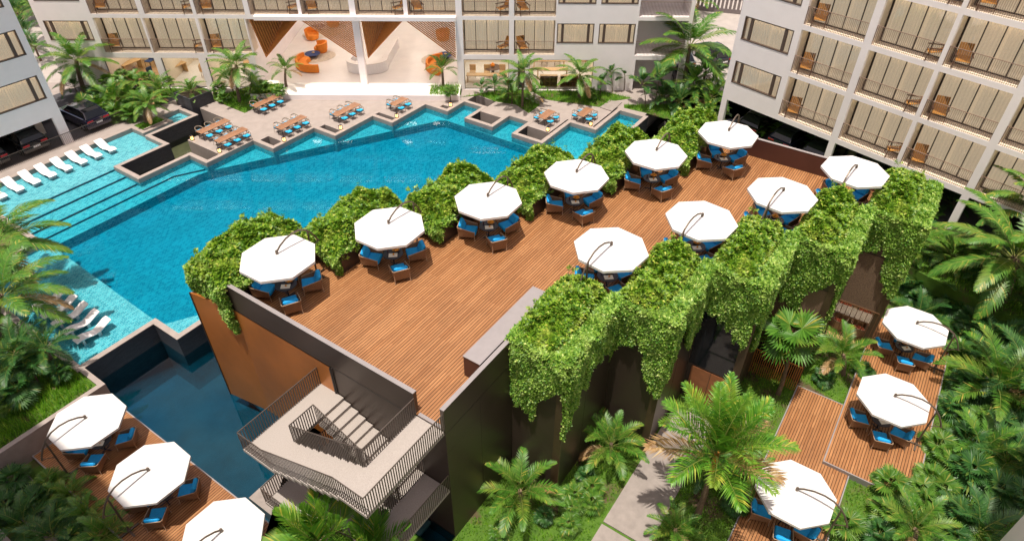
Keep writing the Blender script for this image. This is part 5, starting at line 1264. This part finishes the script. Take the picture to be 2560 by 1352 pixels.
for i, (px, s, k, lb) in enumerate([((1436, 1238), .75, 'fan', 'round dwarf fan palm in the lawn, first of the sunny cluster'), ((1480, 1222), .75, 'fan', 'round dwarf fan palm nearest the vine wall path'), ((1480, 1256), .7, 'fan', 'round dwarf fan palm at the path side of the cluster'), ((1428, 1272), .7, 'fan', 'round dwarf fan palm in the middle of the cluster'),
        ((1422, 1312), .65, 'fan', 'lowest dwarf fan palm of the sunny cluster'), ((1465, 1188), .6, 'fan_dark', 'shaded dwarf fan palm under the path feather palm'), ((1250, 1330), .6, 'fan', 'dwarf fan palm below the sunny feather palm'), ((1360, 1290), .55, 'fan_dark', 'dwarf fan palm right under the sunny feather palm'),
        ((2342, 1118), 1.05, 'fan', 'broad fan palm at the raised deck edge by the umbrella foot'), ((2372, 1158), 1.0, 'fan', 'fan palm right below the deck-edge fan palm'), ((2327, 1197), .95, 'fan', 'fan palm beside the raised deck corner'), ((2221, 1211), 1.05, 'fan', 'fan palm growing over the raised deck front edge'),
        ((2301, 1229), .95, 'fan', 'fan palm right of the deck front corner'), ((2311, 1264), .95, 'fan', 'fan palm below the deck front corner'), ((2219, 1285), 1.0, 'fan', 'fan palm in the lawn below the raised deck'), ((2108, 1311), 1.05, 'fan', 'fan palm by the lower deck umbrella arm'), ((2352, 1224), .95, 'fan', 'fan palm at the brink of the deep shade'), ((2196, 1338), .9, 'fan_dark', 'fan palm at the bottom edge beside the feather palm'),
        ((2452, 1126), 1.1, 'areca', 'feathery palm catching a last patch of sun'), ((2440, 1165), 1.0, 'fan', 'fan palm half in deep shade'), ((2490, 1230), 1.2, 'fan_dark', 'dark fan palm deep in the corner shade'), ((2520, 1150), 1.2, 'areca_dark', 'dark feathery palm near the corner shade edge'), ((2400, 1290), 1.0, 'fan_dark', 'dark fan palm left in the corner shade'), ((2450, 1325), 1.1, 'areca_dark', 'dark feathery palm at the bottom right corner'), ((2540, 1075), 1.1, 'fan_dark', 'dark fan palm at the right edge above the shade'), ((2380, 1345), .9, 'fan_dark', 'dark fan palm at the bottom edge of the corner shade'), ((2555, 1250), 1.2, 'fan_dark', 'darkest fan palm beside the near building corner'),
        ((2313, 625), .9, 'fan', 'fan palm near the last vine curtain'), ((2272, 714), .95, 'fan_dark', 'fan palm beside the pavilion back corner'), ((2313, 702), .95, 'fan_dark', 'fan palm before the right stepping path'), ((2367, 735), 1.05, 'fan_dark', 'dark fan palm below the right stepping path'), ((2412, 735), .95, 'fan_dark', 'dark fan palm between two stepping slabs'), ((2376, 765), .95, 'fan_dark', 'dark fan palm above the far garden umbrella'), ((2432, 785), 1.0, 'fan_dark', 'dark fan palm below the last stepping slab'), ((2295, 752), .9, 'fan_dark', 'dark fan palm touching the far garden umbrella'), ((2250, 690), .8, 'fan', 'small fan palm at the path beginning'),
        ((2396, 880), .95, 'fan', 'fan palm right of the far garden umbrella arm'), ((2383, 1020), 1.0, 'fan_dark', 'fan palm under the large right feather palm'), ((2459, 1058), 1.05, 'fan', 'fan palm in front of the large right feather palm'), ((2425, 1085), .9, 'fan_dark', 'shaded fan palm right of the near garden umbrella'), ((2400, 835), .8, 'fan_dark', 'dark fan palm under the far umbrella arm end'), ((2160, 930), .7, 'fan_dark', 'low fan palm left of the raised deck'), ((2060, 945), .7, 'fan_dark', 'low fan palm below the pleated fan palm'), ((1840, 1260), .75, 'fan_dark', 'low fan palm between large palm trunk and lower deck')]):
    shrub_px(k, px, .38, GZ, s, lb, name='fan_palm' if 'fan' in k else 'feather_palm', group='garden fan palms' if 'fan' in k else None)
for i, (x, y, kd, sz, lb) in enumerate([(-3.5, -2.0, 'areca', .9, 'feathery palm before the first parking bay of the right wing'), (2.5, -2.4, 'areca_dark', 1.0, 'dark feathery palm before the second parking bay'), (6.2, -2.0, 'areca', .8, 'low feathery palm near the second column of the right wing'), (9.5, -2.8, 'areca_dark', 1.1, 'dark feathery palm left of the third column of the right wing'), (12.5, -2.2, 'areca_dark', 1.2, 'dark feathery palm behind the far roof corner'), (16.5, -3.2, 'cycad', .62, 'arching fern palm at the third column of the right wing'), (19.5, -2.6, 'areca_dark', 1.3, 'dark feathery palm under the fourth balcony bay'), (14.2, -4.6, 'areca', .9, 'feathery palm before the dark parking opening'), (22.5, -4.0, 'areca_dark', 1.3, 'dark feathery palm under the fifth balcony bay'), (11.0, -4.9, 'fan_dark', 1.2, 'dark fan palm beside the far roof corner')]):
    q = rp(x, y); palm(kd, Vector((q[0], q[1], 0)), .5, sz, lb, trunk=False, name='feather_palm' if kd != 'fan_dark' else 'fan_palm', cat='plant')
for (px, zc, k, sz, lb) in (((1735, 205), 1.6, 'areca', 1.15, 'full feather palm right of the tall pale trunk'), ((1780, 240), 1.0, 'areca', 1.0, 'full feather palm against the right wing end'), ((1700, 250), .8, 'areca_dark', .9, 'dark feather palm at the foot of the tall pale trunk'), ((1770, 275), .6, 'areca', .8, 'low feather palm before the right wing end column'), ((1655, 240), .8, 'areca_dark', .75, 'blue-green feather palm behind the dark upright palms'),
        ((285, 250), .8, 'areca', 1.0, 'full feather palm in the left bed beside the fence'), ((400, 225), 1.0, 'areca', .8, 'full feather palm left of the black planter'), ((215, 265), .6, 'fan', 1.0, 'fan palm at the left end of the back bed'), ((330, 285), .5, 'fan', .9, 'fan palm behind the fence return'), ((575, 200), 1.2, 'areca', .8, 'full feather palm left behind the lawn palm'), ((650, 235), .5, 'areca', .7, 'low feather palm right of the lawn palm'), ((1335, 235), .6, 'areca', .55, 'low leafy clump right of the slender palm'), ((1280, 235), .9, 'areca', .7, 'leafy clump under the restaurant window'), ((1480, 235), .5, 'fan', .6, 'low fan clump beside the bookcase palm'), ((700, 228), .9, 'fan', .6, 'low fan clump in the left lobby planter'), ((1125, 228), .9, 'fan', .6, 'low fan clump in the right lobby planter')):
    shrub_px(k, px, zc * 1.15, 0, sz * 1.2, lb, name='fan_palm' if k == 'fan' else 'feather_palm')
EXTRA = [(28.6, -15.5), (30.2, -12.2), (29.8, -18.4), (32.0, -15.2), (31.5, -20.2), (28.9, -20.6), (26.2, -19.4), (23.6, -19.0), (21.4, -20.6), (24.2, -21.6), (19.4, -19.2), (33.8, -18.0), (33.2, -11.8), (30.0, -9.2), (31.8, -8.0), (27.6, -23.0), (34.5, -21.5), (36.0, -14.5), (20.2, -22.4), (17.2, -19.6), (35.0, -9.6), (31.6, -23.6)]
wx = ['by the loggia corner', 'past the loggia corner', 'behind the far umbrella', 'under the arching fronds', 'below the large feather palm', 'beside the feather palm foot', 'beside the deck long edge', 'between deck and feather palm', 'in the shaded strip', 'deep under the feather palm', 'at the near deck corner', 'under the huge fern palm', 'near the right wing strip', 'behind the last vine', 'at the roof building back', 'in the right thicket', 'far in the right thicket', 'under the hotel balconies', 'near the corner shade', 'at the shade boundary', 'next to the wing column', 'at the right picture edge']
for i, (a, b) in enumerate(EXTRA):
    p = W(a, b, GZ); kd = ['areca_dark', 'fan_dark', 'fan_dark'][i % 3]
    palm(kd, p, .45, [1.0, 1.25, 1.1, 1.35][i % 4], ('dark feathery understory palm ' if kd == 'areca_dark' else 'dark fan-leaved understory palm ') + wx[i], trunk=False, name='feather_palm' if kd == 'areca_dark' else 'fan_palm', cat='plant', group='understory palms')
# ---- near left: palm bed and bottom corner
BZ = -.12
palm_px('coconut', (12, 880), (2, 735), BZ, 1.12, 'large palm at the left edge spreading fronds over the loungers', r0=.2)
palm_px('coconut', (-30, 760), (-10, 600), BZ, 1.25, 'palm cut by the left frame edge above the pool steps', r0=.2)
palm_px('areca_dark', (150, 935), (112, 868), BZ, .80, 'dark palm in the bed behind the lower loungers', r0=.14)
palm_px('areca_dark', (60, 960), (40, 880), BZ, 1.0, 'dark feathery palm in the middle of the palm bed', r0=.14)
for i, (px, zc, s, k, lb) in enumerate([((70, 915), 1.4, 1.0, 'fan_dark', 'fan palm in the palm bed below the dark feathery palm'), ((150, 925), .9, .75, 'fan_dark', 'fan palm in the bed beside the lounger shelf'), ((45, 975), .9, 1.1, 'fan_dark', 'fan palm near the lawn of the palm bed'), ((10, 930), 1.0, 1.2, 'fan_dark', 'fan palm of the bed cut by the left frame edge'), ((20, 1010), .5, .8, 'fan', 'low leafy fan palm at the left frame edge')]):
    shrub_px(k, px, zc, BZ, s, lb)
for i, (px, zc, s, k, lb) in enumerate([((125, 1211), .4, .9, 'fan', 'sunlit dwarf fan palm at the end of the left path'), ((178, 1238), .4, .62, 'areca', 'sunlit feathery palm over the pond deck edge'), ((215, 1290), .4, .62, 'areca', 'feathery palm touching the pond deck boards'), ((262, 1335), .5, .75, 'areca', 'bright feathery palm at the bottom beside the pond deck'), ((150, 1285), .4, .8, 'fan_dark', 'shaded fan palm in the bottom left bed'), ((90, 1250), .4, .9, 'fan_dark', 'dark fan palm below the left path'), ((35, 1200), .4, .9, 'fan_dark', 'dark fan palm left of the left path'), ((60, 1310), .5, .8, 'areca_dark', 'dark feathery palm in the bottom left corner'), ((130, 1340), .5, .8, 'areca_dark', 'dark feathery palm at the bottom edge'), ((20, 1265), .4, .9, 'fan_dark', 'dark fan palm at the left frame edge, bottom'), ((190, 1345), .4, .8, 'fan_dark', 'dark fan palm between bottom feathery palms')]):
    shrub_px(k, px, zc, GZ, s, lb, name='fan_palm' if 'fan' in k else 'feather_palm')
palm_px('yucca', (850, 1480), (800, 1352), GZ, 1.45, 'bright broad-leaved palm at the bottom centre before the stairs', r0=.12)
palm_px('yucca', (980, 1490), (930, 1385), GZ, 1.2, 'second bright broad-leaved palm behind the stair railing', r0=.12)

# ================================================================== ROOF PLANTERS: shrubs and hanging vines
def leafcloud(B, pts, nrmls, size, k=4, mi=0, up=.35, jit=.35):
    for p, n_ in zip(pts, nrmls):
        n_ = nrm(n_ + RNG.normal(0, jit, 3) + np.array((0, 0, up))); a = nrm(np.cross(n_, RNG.normal(0, 1, 3))); b = np.cross(n_, a); ph = RNG.uniform(0, 6.28)
        for j in range(k):
            an = ph + 2 * PI * j / k + RNG.uniform(-.3, .3); v = nrm(a * math.cos(an) + b * math.sin(an) + n_ * RNG.uniform(.15, .7)); l = size * RNG.uniform(.7, 1.25); w = nrm(np.cross(v, n_)) * l * .27
            m1 = p + v * l * .5 + n_ * l * .04
            B.leaf([p, m1 + w, p + v * l, m1 - w], [(0, 1, 2, 3)], mi)
def lump(x, y, z, s):
    return .5 * math.sin(1.7 * x + s) * math.sin(1.9 * y + 1.3 * s) + .35 * math.sin(3.7 * x + 2 * s + z) * math.sin(3.3 * y + s) + .2 * math.sin(6 * x + s) * math.sin(6.5 * y + z * 3)
def shrub_mesh(lx, ly, h, seed, n):
    "long clipped-loose shrub filling a planter lx by ly, rounded and lumpy"
    B = LB(); P = []; Nn = []
    for i in range(n):
        u_, v_ = RNG.uniform(-1, 1), RNG.uniform(-1, 1)
        ex = max(abs(u_), abs(v_)); rise_ = (1 - abs(u_) ** 5) ** .5 * (1 - abs(v_) ** 3) ** .6
        x, y = u_ * lx / 2 * 1.06, v_ * ly / 2 * 1.12
        z = h * (.10 + .90 * rise_) * (1 + .5 * lump(x, y, 0, seed)) - (0 if RNG.random() < .7 else RNG.uniform(0, .45))
        P.append(np.array((x, y, z))); Nn.append(nrm(np.array((u_ ** 3, v_ ** 3, .7))))
    leafcloud(B, P, Nn, .215, 6, up=.6, jit=.55)
    # a few loose shoots
    for i in range(40):
        x, y = RNG.uniform(-.45, .45) * lx, RNG.uniform(-.4, .4) * ly
        b = np.array((x, y, h * (1 + .34 * lump(x, y, 0, seed)))); d = nrm(np.array((RNG.normal(0, .5), RNG.normal(0, .5), 1)))
        leafcloud(B, [b + d * t for t in (.1, .2, .3)], [d] * 3, .15, 5)
    me = B.mesh('shrub_leaves', [HEDGE]); 
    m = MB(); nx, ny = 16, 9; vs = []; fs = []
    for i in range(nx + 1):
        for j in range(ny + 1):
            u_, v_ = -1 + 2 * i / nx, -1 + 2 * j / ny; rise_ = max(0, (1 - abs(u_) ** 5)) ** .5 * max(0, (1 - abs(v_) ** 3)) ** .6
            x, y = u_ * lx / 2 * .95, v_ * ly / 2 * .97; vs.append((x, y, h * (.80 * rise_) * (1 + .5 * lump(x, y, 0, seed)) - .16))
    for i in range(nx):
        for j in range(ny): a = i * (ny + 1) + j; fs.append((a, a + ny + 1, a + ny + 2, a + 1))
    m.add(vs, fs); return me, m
def vine_mesh(L, H, seed, n, bottom, thick=.26, topin=.5):
    "curtain in the local xz plane (x along 0..L, z from 0 down to -H), facing -y; bottom(t) = relative hang 0..1"
    B = LB(); P = []; Nn = []
    hs = RNG.uniform(.55, 1.12, 400)
    while len(P) < n:
        x = RNG.uniform(-.15, L + .15); z = -H * RNG.uniform(0, 1); q = int((x + 1) / .16); fx = ((x + 1) / .16) % 1
        hb = H * bottom(x / L, seed) * hs[q] * (1 - .25 * abs(fx - .5))
        if -z > hb: continue
        bul = thick * (.5 + .5 * math.sin(4.1 * x + seed + .8 * math.sin(1.7 * z)) * math.cos(1.9 * z + seed + x)) * (1 - .55 * (-z) / max(hb, .2)) + .06 * hs[q]
        P.append(np.array((x, -.04 - bul * RNG.uniform(.4, 1), z))); Nn.append(np.array((RNG.normal(0, .25), -1.0, .35)))
    for i in range(int(n * .35)):
        x = RNG.uniform(-.2, L + .2); y = RNG.uniform(-.2, topin); P.append(np.array((x, y, .06 + .22 * RNG.random() * (1 + lump(x, y, 0, seed))))); Nn.append(np.array((0, -.3, 1)))
    leafcloud(B, P, Nn, .165, 5, up=.3, jit=.6)
    me = B.mesh('vine_leaves', [VINE])
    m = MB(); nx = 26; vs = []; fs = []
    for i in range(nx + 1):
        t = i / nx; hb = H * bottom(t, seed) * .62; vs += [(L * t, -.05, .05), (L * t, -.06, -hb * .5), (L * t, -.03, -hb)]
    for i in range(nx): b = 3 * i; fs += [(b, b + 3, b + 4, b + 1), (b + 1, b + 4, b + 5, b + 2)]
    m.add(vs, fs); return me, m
def bot_side(t, s): return .52 + .22 * math.sin(3.1 * t * 2 + s) + .16 * math.sin(9 * t + 2.1 * s) + .20 * max(0, math.sin(15 * t + s * 1.7)) ** 2 + (.15 if t < .25 else 0)
def bot_front(t, s): return .54 + .20 * math.sin(5 * t + s) + .25 * math.sin(2.2 * t + 1.1 * s) ** 2 + .12 * max(0, math.sin(17 * t + s)) ** 2
SH = [shrub_mesh(4.95, 2.35, 1.25, 1.0 + 2.1 * i, 2900) for i in range(3)]
SHR = [shrub_mesh(4.6, 1.9, 1.25, 4.0 + 1.7 * i, 2500) for i in range(2)]
def put_leafy(name, label, cat, grp, me, core, loc, rz):
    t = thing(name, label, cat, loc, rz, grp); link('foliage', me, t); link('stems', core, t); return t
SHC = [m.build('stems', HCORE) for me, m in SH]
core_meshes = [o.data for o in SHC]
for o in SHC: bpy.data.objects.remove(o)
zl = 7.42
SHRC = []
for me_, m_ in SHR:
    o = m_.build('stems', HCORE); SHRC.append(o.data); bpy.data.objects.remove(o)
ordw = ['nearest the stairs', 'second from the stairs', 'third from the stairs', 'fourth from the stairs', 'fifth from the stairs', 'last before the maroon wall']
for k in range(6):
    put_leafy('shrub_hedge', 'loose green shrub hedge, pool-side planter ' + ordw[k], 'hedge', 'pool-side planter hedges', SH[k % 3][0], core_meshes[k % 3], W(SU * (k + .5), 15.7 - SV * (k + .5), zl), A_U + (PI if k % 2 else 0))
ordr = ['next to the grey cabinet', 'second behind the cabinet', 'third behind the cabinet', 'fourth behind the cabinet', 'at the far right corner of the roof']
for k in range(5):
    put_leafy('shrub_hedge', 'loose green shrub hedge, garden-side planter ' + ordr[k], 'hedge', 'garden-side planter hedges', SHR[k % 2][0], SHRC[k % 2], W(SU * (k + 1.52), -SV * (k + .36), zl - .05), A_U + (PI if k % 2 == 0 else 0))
VS = [vine_mesh(4.6, 4.9, 1.3 + 2.2 * i, 6800, bot_side) for i in range(3)]
VF = [vine_mesh(2.6, 4.7, .7 + 1.9 * i, 4200, bot_front) for i in range(3)]
VB = [vine_mesh(2.5, 1.15, 2.2 + 1.3 * i, 1300, lambda t, s: .75 + .25 * math.sin(4 * t + s), .55, .9) for i in range(2)]
def core_of(lst):
    out = []
    for me, m in lst: o = m.build('stems', HCORE); out.append(o.data); bpy.data.objects.remove(o)
    return out
VSC, VFC, VBC = core_of(VS), core_of(VF), core_of(VB)
zv = 7.6
for k in range(5):
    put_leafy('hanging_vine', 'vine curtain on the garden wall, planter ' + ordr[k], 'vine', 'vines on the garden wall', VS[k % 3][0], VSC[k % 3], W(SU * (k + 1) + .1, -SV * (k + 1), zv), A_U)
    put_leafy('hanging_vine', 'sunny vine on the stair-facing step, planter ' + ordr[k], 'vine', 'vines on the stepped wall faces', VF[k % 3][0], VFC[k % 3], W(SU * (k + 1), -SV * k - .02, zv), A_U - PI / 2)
put_leafy('hanging_vine', 'vine hanging over the orange screen wall at the pool corner', 'vine', None, VF[1][0], VFC[1], W(-.02, 15.75, zv), A_U - PI / 2).scale = (.98, 1, .62)
for k in range(6):
    if k: put_leafy('trailing_bush', 'pale trailing bush over the planter end ' + ordw[k], 'bush', 'pale bushes on planter ends', VB[k % 2][0], VBC[k % 2], W(SU * k, 15.7 - SV * k - .1, 7.62), A_U - PI / 2)
put_leafy('trailing_bush', 'pale trailing bush at the parapet end beside the first umbrella', 'bush', 'pale bushes on planter ends', VB[0][0], VBC[0], W(.3, 13.05, 7.62), A_U).scale = (.9, 1, .8)

# ================================================================== GRASS
def grass(name, polys, z, dens, h, label):
    B = LB()
    for poly in polys:
        xs = [p[0] for p in poly]; ys = [p[1] for p in poly]
        def inside(x, y):
            c = False; j = len(poly) - 1
            for i in range(len(poly)):
                if ((poly[i][1] > y) != (poly[j][1] > y)) and x < (poly[j][0] - poly[i][0]) * (y - poly[i][1]) / (poly[j][1] - poly[i][1]) + poly[i][0]: c = not c
                j = i
            return c
        area = (max(xs) - min(xs)) * (max(ys) - min(ys)); k = int(area * dens)
        for i in range(k):
            x, y = RNG.uniform(min(xs), max(xs)), RNG.uniform(min(ys), max(ys))
            if not inside(x, y): continue
            a = RNG.uniform(0, 6.28); hh = h * RNG.uniform(.5, 1.25); w = .022; l = RNG.uniform(.2, .75) * hh; b = a + 1.57
            B.leaf([(x - w * math.cos(b), y - w * math.sin(b), z), (x + w * math.cos(b), y + w * math.sin(b), z), (x + l * math.cos(a), y + l * math.sin(a), z + hh)], [(0, 1, 2)], 0)
    o = link(name, B.mesh(name, [GRASS])); tag(o, label, 'grass', kind='stuff'); return o
def wp(l): return [(W(a, b).x, W(a, b).y) for a, b in l]
def pp(l, z): return [(G(*p, z).x, G(*p, z).y) for p in l]
grass('grass', [wp([(-4.3, -.1), (4.6, -.1), (4.6, -5.3), (-4.3, -5.3)]), wp([(4.75, -2.7), (9.5, -2.7), (9.5, -5.3), (4.75, -5.3)]), wp([(13.3, -5.4), (19, -8), (19, -10.6), (13.3, -10.6)]), wp([(3, -7.8), (13.4, -7.8), (13.4, -10.6), (3, -10.6)]), wp([(3, -14.7), (13.8, -14.7), (13.8, -19), (3, -19)]),
      wp([(13.8, -17.7), (28, -17.7), (28, -22), (13.8, -22)]), wp([(19, -10.6), (28, -10.6), (28, -13.2), (18.6, -13.2)]), wp([(27.2, -22), (36, -22), (36, -8), (27.2, -13)]), wp([(-4.4, 3.1), (-1.1, 3.1), (-1.1, 6.3), (-4.4, 6.3)])], -1.6, 95, .22, 'lush green grass and ground cover in the garden around the pavilion')
grass('grass', [[rp(-5.3, -5.9), rp(33, -5.9), rp(33, .2), rp(-5.3, .2)]], .0, 60, .35, 'tall grass strip at the foot of the right wing')
grass('grass', [wp([(-14, 21.2), (-4.9, 21.2), (-4.9, 24.5), (-14, 24.5)])], -.12, 190, .42, 'long shaded grass in the raised palm bed')
LAWN = [[(526, 247), (640, 212), (700, 218), (705, 232), (612, 283), (560, 262)], [(1152, 243), (1280, 222), (1320, 226), (1350, 263), (1322, 283), (1290, 262), (1238, 254), (1200, 239)], [(1330, 228), (1500, 228), (1580, 246), (1540, 252), (1498, 268), (1362, 249)], [(1560, 262), (1700, 262), (1740, 285), (1700, 300), (1660, 296), (1612, 282), (1560, 270)], [(205, 235), (300, 222), (480, 222), (530, 226), (505, 236), (430, 232), (400, 262), (325, 290), (245, 318), (238, 300)]]
grass('grass', [pp(l, 0) for l in LAWN], .0, 110, .32, 'bright lawn grass along the front of the main building')
m = MB()
for l in LAWN: m.prism(pp(l, 0), -.05, .012)
tag(m.build('lawn_ground', TURF), kind='structure')
grass('grass', [[(x, y) for x, y in ((-25.2, 60.2), (-22.8, 60.2), (-22.8, 62.4), (-25.2, 62.4))], [(x, y) for x, y in ((-8.1, 60.2), (-5.3, 60.2), (-5.3, 62.4), (-8.1, 62.4))]], .41, 220, .4, 'tufts of grass in the two lobby corner planters')
grass('grass', [[(W(13.99, 46.04).x, W(13.99, 46.04).y), (W(16.2, 46.04).x, W(16.2, 46.04).y), (W(16.2, 47.6).x, W(16.2, 47.6).y), (W(13.99, 47.6).x, W(13.99, 47.6).y)]], .02, 150, .2, 'short grass on the planted pool island')

# ================================================================== neighbours clipping the bottom corners, their walls raised to shade them
t = thing('corner_shade_building', 'pale building edge clipping the bottom left corner, unseen wall raised for shade', 'building', site=True)
m = MB(); m.box(-40, -14.6, -6, 38, -2.4, 40.0); m.build('wall', WHITE, t)  # unseen wall, set back and heightened to deepen the corner shade
m = MB(); m.box(-12.2, -11.9, -6, 38, -2.4, -.9); m.build('plinth', COPE, t)
t = thing('corner_shade_building', 'grey-white building edge clipping the bottom right corner beside dark palms, wall raised for shade', 'building', site=True)
m = MB(); m.box(-10, 12.3, -45, -20.55, -2.4, 42.0); m.build('wall', WHITE, t)
